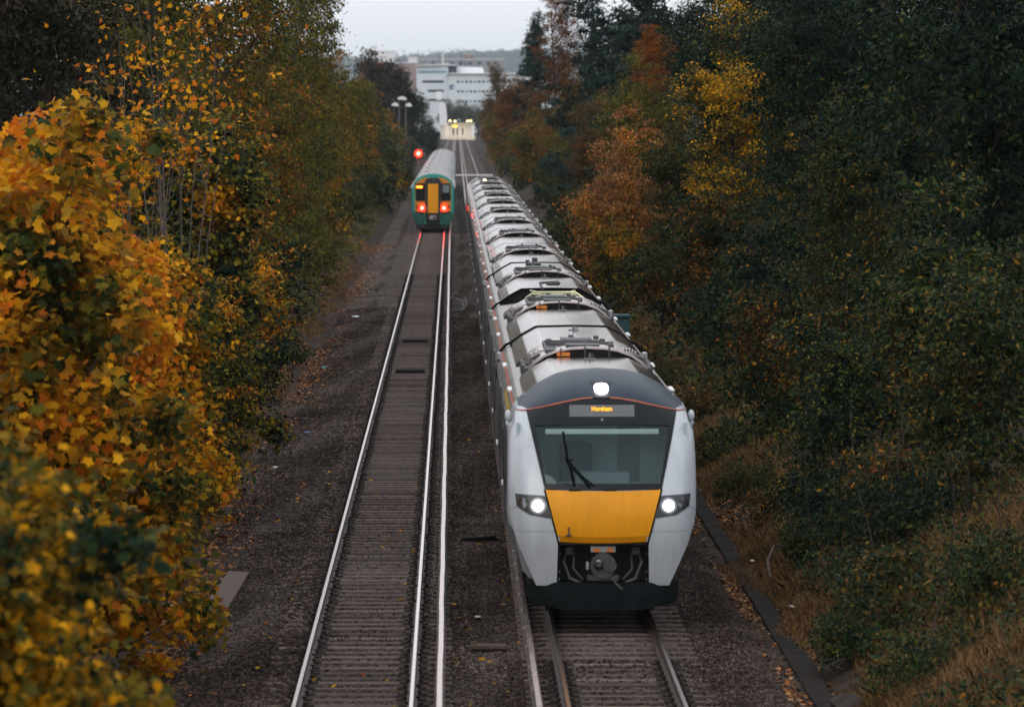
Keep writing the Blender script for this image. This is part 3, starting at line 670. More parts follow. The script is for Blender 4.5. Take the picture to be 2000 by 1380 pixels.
def ac_parts():
    """cooling unit: list of (name, mesh)"""
    out = []
    mb = MB(); n = len(LIDF); ys = [WY0+.35, WY0+1.5, WY1-.03]
    mb.v = [(x, y, z) for y in ys for x, z in LIDF]
    for j in range(2):
        for i in range(n-1): mb.f.append((j*n+i, j*n+i+1, (j+1)*n+i+1, (j+1)*n+i)); mb.mi.append(0)
    inn = [(x*.97, z-.03) for x, z in LIDF]; m0 = len(mb.v); mb.v += [(x, WY0+.35, z) for x, z in inn]+[(x, WY0+.6, z) for x, z in inn]
    for i in range(n-1):
        mb.f.append((i, i+1, m0+i+1, m0+i)); mb.mi.append(0); mb.f.append((m0+i, m0+i+1, m0+n+i+1, m0+n+i)); mb.mi.append(1)
    mb.f.append(tuple(m0+n+i for i in range(n))); mb.mi.append(1)
    out.append(('cooling_unit', mb.mesh('cooling_unit', [M['lid'], M['dark']], True)))
    mb = MB()   # grilles & brackets in the middle, on one tray
    mb.box(-.70, .47, WY0+.6, WY0+3.9, 3.60, 3.672)
    zt = lambda x: float(np.interp(abs(x), [p_[0] for p_ in reversed(LID)], [p_[1] for p_ in reversed(LID)]))
    y = WY0+.6
    mb.bbox(-.36, .20, y+.15, y+.75, 3.715, 3.745, .008); mb.bbox(-.40, .14, y+2.1, y+3.0, 3.715, 3.745, .008)
    for (a, b2, yy) in [(-.62, .40, y+1.0), (-.66, .34, y+1.45), (-.68, .30, y+1.95)]: mb.box(a, b2, yy, yy+.07, 3.69, 3.74)
    for (xx, yy) in [(-.62, y+1.45), (.36, y+1.0), (.30, y+1.9), (-.66, y+2.7), (.22, y+2.9), (.40, y+.4), (.42, y+1.2), (-.58, y+3.2), (-.2, y+3.2)]:
        z = zt(xx); mb.bbox(xx-.045, xx+.045, yy, yy+.28, z-.01, z+.05, .01)
    for xx in (-.45, -.05, .35): z = zt(xx); mb.box(xx-.012, xx+.012, WY0+.33, WY0+.36, z-.28, z+.02)
    out.append(('grille', mb.mesh('grille', [M['dark2']])))
    for sg in (-1, 1):     # side louvres
        mb = MB()
        for q in range(5):
            x = sg*(.60+.065*q) if sg > 0 else -(.90-.065*q); z = zt(x); yy = WY0+.9+.42*(4-q if sg < 0 else q)
            mb.cur = 0; mb.bbox(x-.022, x+.022, yy, yy+.30, z-.01, z+.035, .006); mb.cur = 1; mb.box(x+.026, x+.040, yy-.02, yy+.22, z-.01, z+.028)
        out.append(('louvre', mb.mesh('louvre', [M['lid'], M['dark']])))
    for sg in (-1, 1):
        mb = MB(); mb.bbox(sg*1.06-.03, sg*1.06+.03, WY0+.9, WY0+3.0, 3.15, 3.40, .015); mb.tube([(sg*1.0, WY0+.6, 3.25), (sg*1.05, WY0+1.6, 3.42), (sg*1.0, WY0+2.6, 3.30)], .025, 6)
        mb.bbox(sg*.97-.09, sg*.97+.09, WY0+.5, WY0+1.0, 3.15, 3.38, .02); mb.tube([(sg*.97, WY0+.75, 3.36), (sg*.95, WY0+.8, 3.5), (sg*.8, WY0+1.1, 3.56)], .03, 6)
        out.append(('pipework', mb.mesh('pipework', [M['dark2']])))
    mb = MB(); mb.bbox(-.52, -.30, WY0+.33, WY0+.345, 3.575, 3.64, .003); out.append(('warning_label', mb.mesh('warning_label', [M['label_o']])))
    return out
ACP = ac_parts()
def antenna_mesh(y):
    mb = MB(); mb.bbox(-.10, .10, y-.2, y+.2, 3.57, 3.585, .004); mb.prism([(y-.10, 3.58), (y+.10, 3.58), (y+.08, 3.67), (y+.03, 3.68)], -.02, .02, 'x'); mb.cyl((.05, y, 3.6), (.05, y, 3.66), .012, 6); return mb.mesh('antenna', [M['dark2']])
win = MB(); door = MB(); 
def side_parts(car, y0):
    for sg in (-1, 1):
        xo = lambda z: sg*(float(np.interp(z, [1.25, 1.9, 2.5, 2.75], [1.395, 1.40, 1.40, 1.385]))+.006)
        for (a, b2) in [(3.2, 5.6), (8.2, 10.2), (10.5, 12.5), (15.0, 17.2)]:
            if a < y0: continue
            mb = MB(); mb.add([(xo(1.7), a, 1.72), (xo(1.7), b2, 1.72), (xo(2.5), b2, 2.55), (xo(2.5), a, 2.55)], [(0, 1, 2, 3)]); link('window', mb.mesh('window', [M['sideglass']]), car)
        for a in (6.1, 13.2):
            mb = MB(); mb.cur = 0
            mb.prism([(sg*1.395, .95), (sg*1.412, 1.25), (sg*1.418, 2.5), (sg*1.395, 2.8), (sg*1.38, 2.8), (sg*1.38, .95)], a, a+1.5)
            mb.cur = 1; mb.box(sg*1.42, sg*1.423, a+.12, a+.62, 1.7, 2.5); mb.box(sg*1.42, sg*1.423, a+.88, a+1.38, 1.7, 2.5)
            link('door', mb.mesh('door', [M['greend' if False else 'dark2'], M['sideglass']]), car)
        for a in (8.6, 18.7):
            mb = MB(); mb.bbox(sg*1.41-.02, sg*1.41+.03, a, a+.30, 1.42, 1.50, .01); link('marker_box', mb.mesh('marker_box', [M['headw']]), car)
        for a in (6.8, 14.6):
            mb = MB(); mb.bbox(sg*1.31-.035, sg*1.31+.05, a, a+.9, 3.07, 3.115, .01); link('door_lamp', mb.mesh('door_lamp', [M['headw']]), car)
        mb = MB(); mb.bbox(sg*1.36-.05, sg*1.36+.06, 19.5, 19.75, 2.96, 3.10, .02); mb.cyl((sg*1.38, 19.6, 2.6), (sg*1.38, 19.6, 2.93), .02, 6); link('jumper_box', mb.mesh('jumper_box', [M['steel']]), car)
        mb = MB(); mb.add([(sg*1.317, y0, 3.072), (sg*1.317, 19.9, 3.072), (sg*1.29, 19.9, 3.108), (sg*1.29, y0, 3.108)], [(0, 1, 2, 3)]); link('orange_line', mb.mesh('orange_line', [M['orange']]), car)
bog = MB()
for y in (-1.3, 1.3):
    for sg in (-1, 1): bog.cyl((sg*.70, y, .42), (sg*.83, y, .42), .42, 20)
    bog.cyl((-.7, y, .42), (.7, y, .42), .08, 8)
for sg in (-1, 1): bog.bbox(sg*1.0-.08, sg*1.0+.08, -1.8, 1.8, .38, .62, .03)
bog.bbox(-.9, .9, -.5, .5, .4, .6, .03); bogm = bog.mesh('bogie', [M['dark']])
und = MB(); und.bbox(-1.15, 1.15, 5.5, 14, .3, .64, .05); undm = und.mesh('underframe_equipment', [M['dark']])
def make_car(y0, first=False):
    car = link('carriage', body_mesh(y0, 19.86), NT)
    link('roof_fairing', fairing_mb(y0 if not first else 2.78, WY0).mesh('roof_fairing', [M['roof'], M['dark']], False), car)
    link('roof_fairing', fairing_mb(WY1, 19.86).mesh('roof_fairing', [M['roof'], M['dark']], False), car)
    for nme, me in ACP: link(nme, me, car)
    link('antenna', antenna_mesh(7.3), car); 
    side_parts(car, y0)
    link('underframe_equipment', undm, car)
    for yb in (3.4, 16.4): link('bogie', bogm, car, (0, yb, 0))
    return car
car1 = make_car(2.8, True)
link('antenna', antenna_mesh(18.2), car1)
mb = MB()
for sg in (-1, 1): mb.add([(sg*1.375, 3.2, 2.86), (sg*1.375, 9.5, 2.86), (sg*1.345, 9.5, 3.0), (sg*1.345, 3.2, 3.0)], [(0, 1, 2, 3)])
mb.build('yellow_stripe', [M['stripe_y']], car1)
car2 = make_car(.14); car2.location = (0, 20, 0)
cars = [car1, car2]
for i in range(2, 12):
    c = copy_tree(car2, NT); c.location = (0, 20*i, 0); cars.append(c)
for i in range(11):
    cc = cars[i]
    b_ = rib_mb(20.0, .30 if i < 3 else .16, .02 if i < 3 else .006)
    g_ = b_.build('gangway_seal', [M['rubber'] if i < 3 else M['dark2']], cc)
    if i < 3:
        for sg in (-1, 1): mb = MB(); mb.tube([(sg*1.13, 20, 3.27), (sg*1.22, 20, 3.23), (sg*1.33, 20, 3.12), (sg*1.37, 20, 2.98), (sg*1.4, 20, 2.6)], .028, 6); mb.build('gangway_hose', [M['rubber']], cc, True)
def pantograph(cc, y):
    mb = MB(); 
    mb.tube([(-.78, y, 3.30), (-.62, y+.1, 3.55), (-.45, y+.2, 3.66), (.45, y+.2, 3.66), (.62, y+.1, 3.55), (.78, y, 3.30)], .022, 8)
    mb.tube([(-.5, y+.6, 3.6), (.5, y+.6, 3.6)], .02, 8); mb.tube([(-.2, y, 3.62), (-.5, y+2.4, 3.62)], .02, 6); mb.tube([(.2, y, 3.62), (.5, y+2.4, 3.62)], .02, 6)
    return mb.build('pantograph', [M['pan']], cc, True)
M['pan'] = mat('yellow_grey_pantograph', (.62, .62, .38), .3, metal=.5, noise=(5, .8, 1.1))
# second carriage: sunken pantograph well at its far end
for o in list(car2.children):
    if o.name.startswith('roof_fairing') and min(v.co.y for v in o.data.vertices) > 10: bpy.data.objects.remove(o)
link('roof_fairing', fairing_mb(WY1, 14.2).mesh('roof_fairing', [M['roof'], M['dark']], False), car2)
mb = MB(); 
for x in (-.7, -.35, 0, .35, .7): mb.cyl((x, 16, 3.28), (x, 16, 3.42), .06, 8)
mb.bbox(-.6, .6, 17, 18.4, 3.28, 3.36, .03); mb.tube([(-.2, 19.2, 3.6), (-.25, 19.6, 3.72), (.15, 19.7, 3.74), (.2, 19.9, 3.70)], .03, 6); mb.bbox(-.1, .2, 19.6, 19.9, 3.66, 3.74, .02)
mb.build('insulator_block', [M['dark2']], car2, True); pantograph(car2, 15.2)
mb = MB(); mb.bbox(-.25, .1, 17.6, 18.4, 3.57, 3.64, .02); mb.bbox(-.12, .02, 18.5, 19.2, 3.57, 3.74, .02); mb.bbox(-.3, -.2, 18.2, 18.3, 3.57, 3.7, .01); mb.build('aerial_box', [M['dark2']], cars[2])
mb = MB(); mb.ball((-.35, 17.5, 3.66), .09, 8); mb.build('roof_lamp', [M['lampwarm']], cars[10])
pantograph(cars[10], 16.0)
for cc in cars[1:]:
    for o in cc.children:
        if o.name.startswith('warning_label') and cc is not car2: bpy.data.objects.remove(o); break
mb = MB(); mb.prism([(x, z) for x, z in PROF]+[(-x, z) for x, z in reversed(PROF[:-1])], 239.9, 240.6); mb.build('rear_cab', [M['white']], NT)

# ------------------------------------------------------------ far train (green and yellow)
FT = empty('passenger_train', (XL+.02, 322, 0), 'green and orange train with lit red tail lamps going away along the left track', 'train')
P2 = [(1.05, .35), (1.28, .75), (1.39, 1.3), (1.40, 2.0), (1.38, 2.7), (1.30, 3.05), (1.16, 3.28), (.95, 3.46), (.6, 3.62), (.3, 3.69), (0, 3.71)]
P2f = P2+[(-x, z) for x, z in reversed(P2[:-1])]
def car2_mesh(y0, y1):
    mb = MB(); n = len(P2f); ys = [y0, (y0+y1)/2, y1]; mb.v = [(x, y, z) for y in ys for x, z in P2f]
    for j in range(2):
        for i in range(n-1):
            zt = (P2f[i][1]+P2f[i+1][1])/2; mb.f.append((j*n+i, j*n+i+1, (j+1)*n+i+1, (j+1)*n+i)); mb.mi.append(1 if zt > 3.1 else 2 if zt > 1.3 else 0)
    mb.f += [tuple(range(n)), tuple(2*n+i for i in reversed(range(n)))]; mb.mi += [0, 0]
    return mb.mesh('carriage_body', [M['green'], M['roof2'], M['headw']], True)
c0_ = link('carriage', car2_mesh(.5, 19.8), FT)
def det2(c_):
    for sg in (-1, 1):
        mb = MB()
        for q in range(7): a = 1.5+q*2.6; mb.box(sg*1.395, sg*1.405, a, a+1.7, 1.75, 2.6)
        mb.build('window_band', [M['sideglass']], c_)
    for (x, y) in [(-.3, 4.0), (.15, 4.0), (.1, 10), (-.5, 14.5)]: mb = MB(); mb.bbox(x-.05, x+.05, y, y+.5, 3.55, 3.72, .02); mb.build('roof_vent', [M['dark2']], c_)
    for yb in (3.4, 16.4): link('bogie', bogm, c_, (0, yb, 0))
    b2 = MB(); b2.v = [(x*1.01, y, z+.012 if z > 3 else z) for y in (.0, .12) for x, z in P2f]; n = len(P2f); b2.f = [(i, i+1, n+i+1, n+i) for i in range(n-1)]; b2.mi = [0]*(n-1)
    b2.build('gangway_seal', [M['dark2']], c_)
det2(c0_)
c1_ = link('carriage', car2_mesh(.15, 19.8), FT); det2(c1_); c1_.location = (0, 20, 0)
for i in range(2, 11): c = copy_tree(c1_, FT); c.location = (.0004*(20*i)**1.3*.5, 20*i, 0); 
# its tail end, flat fronted
def ngon_plate(pts, y0, y1, name, m, parent, sm=False):
    mb = MB(); mb.prism(pts, y0, y1); return mb.build(name, m, parent, sm)
tail = MB(); n = len(P2f)
tail.v = [(x*k_, y, 1.9+(z-1.9)*k_) for (y, k_) in [(.5, 1.0), (.15, .995), (.03, .96)] for x, z in P2f]
for j in range(2):
    for i in range(n-1):
        zt = (P2f[i][1]+P2f[i+1][1])/2; tail.f.append((j*n+i, j*n+i+1, (j+1)*n+i+1, (j+1)*n+i)); tail.mi.append(0)
tail.f.append(tuple(2*n+i for i in range(n))); tail.mi.append(0)
tl = tail.build('tail_cab', [M['green']], FT, True)
ora = [(-1.16, 1.12), (1.16, 1.12), (1.17, 2.9), (1.06, 3.12), (.8, 3.32), (.52, 3.42), (-.52, 3.42), (-.8, 3.32), (-1.06, 3.12), (-1.17, 2.9)]
M['orp'] = mat('orange_yellow_paint', (.62, .22, .012), .4, noise=(3, .9, 1.05))
ngon_plate(ora, -.01, .04, 'orange_front_panel', M['orp'], tl)
ngon_plate([(-.50, .72), (.50, .72), (.52, 3.2), (.42, 3.36), (.2, 3.42), (-.2, 3.42), (-.42, 3.36), (-.52, 3.2)], -.10, -.005, 'gangway_surround', M['dark'], tl)
ngon_plate([(-.33, 1.15), (.33, 1.15), (.33, 3.03), (-.33, 3.03)], -.14, -.10, 'gangway_door', M['yellow'], tl)
for sg in (-1, 1):
    ngon_plate([(sg*.53, 1.92), (sg*1.13, 1.92), (sg*1.14, 2.85), (sg*1.08, 3.06), (sg*.53, 3.06)], -.03, -.012, 'cab_window', M['black'], tl)
    ngon_plate([(sg*.56, 1.12), (sg*1.18, 1.12), (sg*1.18, 1.24), (sg*.56, 1.24)], -.03, -.012, 'lower_trim', M['dark'], tl)
    ngon_plate([(sg*.55, .45), (sg*1.14, .55), (sg*1.26, 1.1), (sg*.55, 1.1)], -.02, .05, 'lower_panel', M['greend'], tl)
    mb = MB(); mb.cyl((sg*.71, -.02, 1.46), (sg*.71, -.06, 1.46), .17, 16); mb.cyl((sg*.95, -.02, 1.52), (sg*.95, -.05, 1.52), .13, 14); mb.build('lamp_pod', [M['redlens']], tl, True)
    mb = MB(); mb.cyl((sg*.71, -.06, 1.46), (sg*.71, -.075, 1.46), .20, 16); mb.build('lamp_glow_halo', [M['redhalo']], tl)  # emitting disc added around the lamp to imitate its red halo
    mb = MB(); mb.ball((sg*.71, -.085, 1.46), .06, 7, (1, .4, 1)); mb.build('tail_lamp', [M['redon']], tl)
mb = MB(); mb.box(-1.08, -.68, -.045, -.032, 2.76, 2.90); mb.build('rear_display', [M['amberon']], tl)
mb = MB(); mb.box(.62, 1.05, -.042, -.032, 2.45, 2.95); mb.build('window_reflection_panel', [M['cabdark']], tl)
mb = MB(); mb.bbox(-.24, .20, -.3, -.1, .68, .96, .04); mb.cyl((-.1, -.3, .82), (-.1, -.36, .82), .08, 12); tl2 = mb.build('coupler', [M['steel']], tl)
mb = MB(); mb.cyl((.08, -.3, .84), (.08, -.33, .84), .09, 12); mb.build('coupler_socket', [M['dark']], tl)
mb = MB(); mb.bbox(-.45, .45, -.05, .3, .35, .70, .04); mb.bbox(-1.1, 1.1, .1, 1.2, .1, .5, .05); mb.build('underframe', [M['dark']], tl)
mb = MB(); mb.cyl((.02, -.105, 3.26), (.02, -.13, 3.26), .07, 10); mb.build('top_lamp', [M['reflector']], tl)
for sg in (-1, 1):
    mb = MB()
    for q in range(12): mb.box(sg*1.40, sg*1.44, 1+q*3, 1.3+q*3, 2.75, 2.85)
    mb.build('marker_lamp', [M['headw']], FT)

# ------------------------------------------------------------ vegetation
def leaf_shape(kind):
    if kind == 'maple':
        a = np.array([-90, -62, -30, -8, 20, 42, 66, 90, 114, 138, 160, 188, 210, 242]); r = np.array([.30, .46, .82, .58, .98, .68, .66, 1.08, .66, .68, .98, .58, .82, .46])
        P = np.stack([r*np.cos(np.radians(a)), r*np.sin(np.radians(a))], 1)*.55; z = -.22*np.abs(P[:, 0])
    elif kind == 'oval':
        P = np.array([(0, -.55), (.27, -.15), (.24, .2), (0, .6), (-.24, .2), (-.27, -.15)]); z = -.25*np.abs(P[:, 0])
    elif kind == 'needle':
        P = np.array([(-.05, -.5), (.05, -.5), (.12, .1), (0, .6), (-.12, .1)]); z = -.1*np.abs(P[:, 0])
    else:
        P = np.array([(0, -.5), (.33, 0), (0, .55), (-.33, 0)]); z = -.2*np.abs(P[:, 0])
    return np.concatenate([P, z[:, None]], 1)
def leaves(rs, cen, out, size, kind, up=.55, smin=.6, smax=1.3):
    """cen (n,3) positions, out (n,3) outward directions"""
    n = len(cen); sh = leaf_shape(kind)
    N_ = out*.5+rs.normal(0, .7, (n, 3)); N_[:, 2] += up; N_ /= np.linalg.norm(N_, axis=1)[:, None]
    T = rs.normal(0, 1, (n, 3)); T[:, 2] -= .8; T -= (T*N_).sum(1)[:, None]*N_; T /= np.linalg.norm(T, axis=1)[:, None]
    B = np.cross(N_, T); s = rs.uniform(smin, smax, n)*size
    V = cen[:, None]+s[:, None, None]*(sh[None, :, 0:1]*B[:, None]+sh[None, :, 1:2]*T[:, None]+sh[None, :, 2:3]*N_[:, None])
    return V.reshape(-1, 3), len(sh)
def crown_mesh(name, lobes, ncl, nlf, clr, size, kind, seed, m, up=.55, flat=.8, shell=.5):
    rs = np.random.RandomState(seed); P = []; O = []
    c0 = np.mean([l[0] for l in lobes], 0)
    for (c, r) in lobes:
        k = int(ncl*max(.12, (r[0]*r[2])/1.6)); d = rs.normal(0, 1, (k, 3)); d /= np.linalg.norm(d, axis=1)[:, None]
        bump = 1+.22*np.sin(d[:, 0]*5+seed)*np.cos(d[:, 1]*4+seed*2)+.15*np.sin(d[:, 2]*7+seed)
        rad = (shell+(1-shell)*rs.uniform(0, 1, k)**.5)*bump
        cc = np.array(c)+d*rad[:, None]*np.array(r)
        for i in range(k):
            q = rs.normal(0, 1, (nlf, 3))*clr*rs.uniform(.6, 1.3)*np.array([1, 1, flat]); P.append(cc[i]+q); O.append(np.tile(d[i]*.6+(cc[i]-c0)/max(.1, np.linalg.norm(cc[i]-c0))*.4, (nlf, 1)))
    P = np.concatenate(P); O = np.concatenate(O)
    V, n = leaves(rs, P, O, size, kind, up)
    return fast_mesh(name, V, n, m)
def lobes_for(kind, seed):
    rs = np.random.RandomState(seed); Lb = []
    if kind in ('broad', 'broadfar'):       # 10 m high, radius 3
        for i in range(17):
            a = rs.uniform(0, 6.28); h = rs.uniform(0, 1)**.8; rr = 2.1*math.sin(math.pi*min(1, .22+.70*h))*rs.uniform(.55, 1.1)
            r = rs.uniform(.75, 1.35); Lb.append(((rr*math.cos(a), rr*math.sin(a), 2.2+h*6.3), (r, r, r*rs.uniform(.75, 1.05))))
        Lb.append(((0, 0, 5), (1.6, 1.6, 2.6))); Lb.append(((.2, 0, 8.4), (1.1, 1.0, 1.2)))
    elif kind == 'tall':        # 14 m high, radius 2.6
        for i in range(20):
            a = rs.uniform(0, 6.28); h = i/19; rr = 1.9*math.sin(math.pi*min(1, .25+.68*h))*rs.uniform(.5, 1.1)
            r = rs.uniform(.7, 1.2); Lb.append(((rr*math.cos(a), rr*math.sin(a), 1.8+h*11), (r, r, r*rs.uniform(.9, 1.4))))
        Lb.append(((0, 0, 6.5), (1.2, 1.2, 3.6)))
    elif kind in ('shrub', 'shrubfar', 'mapleshrub'):     # 4 m high radius 2
        for i in range(13):
            a = rs.uniform(0, 6.28); h = rs.uniform(0, 1); rr = 1.35*math.cos(h*1.1)*rs.uniform(.5, 1.1); r = rs.uniform(.55, .95)
            Lb.append(((rr*math.cos(a), rr*math.sin(a), .5+h*2.9), (r, r, r*.85)))
        if kind == 'mapleshrub':
            for i in range(16):
                a = rs.uniform(0, 6.28); h = rs.uniform(0, 1); rr = rs.uniform(1.5, 2.05)*math.cos(h*1.1); r = rs.uniform(.18, .34); Lb.append(((rr*math.cos(a), rr*math.sin(a), .5+h*3.5), (r*1.2, r*1.2, r)))
        Lb.append(((0, 0, 1.5), (1.1, 1.1, 1.2)))
    elif kind == 'scrub':     # low 1.4 m mound radius 1.8
        for i in range(12):
            a = rs.uniform(0, 6.28); rr = rs.uniform(.1, 1.4); r = rs.uniform(.4, .7); Lb.append(((rr*math.cos(a), rr*math.sin(a), rs.uniform(.2, .9)*(1-rr*.4)), (r, r, r*.7)))
    return Lb
def trunk_mesh(name, lobes, H, r, seed, twigs=3, bare=0, m=None):
    rs = np.random.RandomState(seed+99); mb = MB(); top = H*.86
    def core(t): return (.25*math.sin(t*3+seed)*t, .25*math.cos(t*2.3+seed)*t-.25*t*math.cos(seed), top*t)
    mb.tube([core(i/8) for i in range(9)], r, 8, r*.18)
    for (c, rr) in lobes:
        t = min(.9, max(.08, (c[2]-.9*math.hypot(c[0], c[1])-.3)/top)); p0 = core(t); mid = [(p0[k]+c[k])/2 for k in range(3)]; mid[2] -= .12
        mb.tube([p0, mid, c], r*.42*(1-t*.5), 6, r*.10)
        for q in range(twigs):
            d = rs.normal(0, 1, 3); d /= np.linalg.norm(d); d[2] = abs(d[2])*.8; e_ = [c[k]+d[k]*rr[k]*1.05 for k in range(3)]; mb.tube([c, [(c[k]+e_[k])/2+rs.uniform(-.08, .08) for k in range(3)], e_], r*.09, 4, r*.03)
    for q in range(bare):
        a = rs.uniform(0, 6.28); l = rs.uniform(.5, 1.0); b0 = core(rs.uniform(.3, .8)); e_ = (b0[0]+math.cos(a)*l*1.4, b0[1]+math.sin(a)*l*1.4, top*rs.uniform(.9, 1.18))
        mb.tube([b0, ((b0[0]+e_[0])/2+.15*math.cos(a), (b0[1]+e_[1])/2+.15*math.sin(a), (b0[2]+e_[2])/2-.2), e_], r*.16, 5, r*.03)
    return mb.mesh(name, [m or M['bark']], True)
VAR = {}
SPEC = dict(  # clumps per lobe, leaves per clump, clump radius, leaf size, shape, native height, trunk radius
    broad=(32, 58, .25, .118, 'oval', 10, .17), broadfar=(34, 20, .30, .24, 'quad', 10, .17), tall=(62, 34, .22, .105, 'oval', 14, .16),
    shrub=(56, 42, .19, .108, 'oval', 4, .06), shrubfar=(40, 18, .24, .2, 'quad', 4, .06), mapleshrub=(74, 25, .18, .145, 'maple', 4, .06), scrub=(70, 32, .15, .08, 'oval', 1.6, .03))
def variant(kind, seed, st):
    if (kind, seed, st) not in VAR:
        s = SPEC[kind]; lb = [((c[0], c[1], c[2]*st), (q[0], q[1], q[2]*st**.6)) for c, q in lobes_for(kind, seed)]
        VAR[kind, seed, st] = (crown_mesh('crown', lb, int(s[0]*st**.4), s[1], s[2], s[3], s[4], seed, LM['green'], .55, .8 if 'maple' in kind or 'far' in kind else .5, .5 if 'far' in kind else .62), trunk_mesh('trunk', lb, s[5]*st, s[6], seed), s[5]*st)
    return VAR[kind, seed, st]
def conifer_variant(seed):
    if ('con', seed) in VAR: return VAR['con', seed]
    rs = np.random.RandomState(seed); P = []; O = []; mb = MB(); H = 15
    mb.tube([(0, 0, 0), (.1, .05, 7), (0, 0, H)], .2, 8, .03)
    for i in range(120):
        h = 1.5+13*(i/119)**.95; a = rs.uniform(0, 6.28); l = (3.1*(1-(h/15.5)**1.4)+.3)*rs.uniform(.65, 1.15); dr = rs.uniform(-.1, .25)
        e_ = (math.cos(a)*l, math.sin(a)*l, h+l*dr); mb.tube([(0, 0, h), (e_[0]*.5, e_[1]*.5, h+l*dr*.3), e_], .035, 4, .01)
        k = int(150*l/3)
        t = rs.uniform(.2, 1.02, k); w = .38*np.sin(np.pi*np.clip(t, .1, .97))
        q = np.stack([e_[0]*t-math.sin(a)*rs.normal(0, 1, k)*w, e_[1]*t+math.cos(a)*rs.normal(0, 1, k)*w, h+l*dr*t**1.6+rs.normal(0, .13, k)], 1)
        P.append(q); O.append(np.tile([math.cos(a), math.sin(a), .4], (k, 1)))
    V, n = leaves(rs, np.concatenate(P), np.concatenate(O), .34, 'needle', .8)
    VAR['con', seed] = (fast_mesh('crown', V, n, LM['pine']), mb.mesh('trunk', [M['bark']], True), H); return VAR['con', seed]
def tree(kind, seed, x, D, top, wide, lm, label, name='broadleaf_tree', cat='tree', group=None, rz=None, base=None, bark='bark', sy=None):
    z0 = gz(x, D)-.15 if base is None else base
    if kind == 'conifer': cm, tm, H = conifer_variant(seed)
    else:
        q = (top-z0)/SPEC[kind][5]/wide; st = min((.8, 1.1, 1.5, 2.0, 2.7), key=lambda a: abs(math.log(a/q)))
        if 'maple' not in kind: seed = 1+seed % 3
        cm, tm, H = variant(kind, seed, st)
    root = empty(name, (x, D, z0), label, cat, group, random.uniform(0, 6.28) if rz is None else rz)
    sz = (top-z0)/H; 
    for nme, me, mt in (('crown', cm, LM[lm]), ('trunk', tm, M[bark])):
        o = link(nme, me, root); o.scale = (wide, sy or wide, sz); o.material_slots[0].link = 'OBJECT'; o.material_slots[0].material = mt
    return root
GL, GR = 'trees on the left side of the cutting', 'trees on the right side of the cutting'
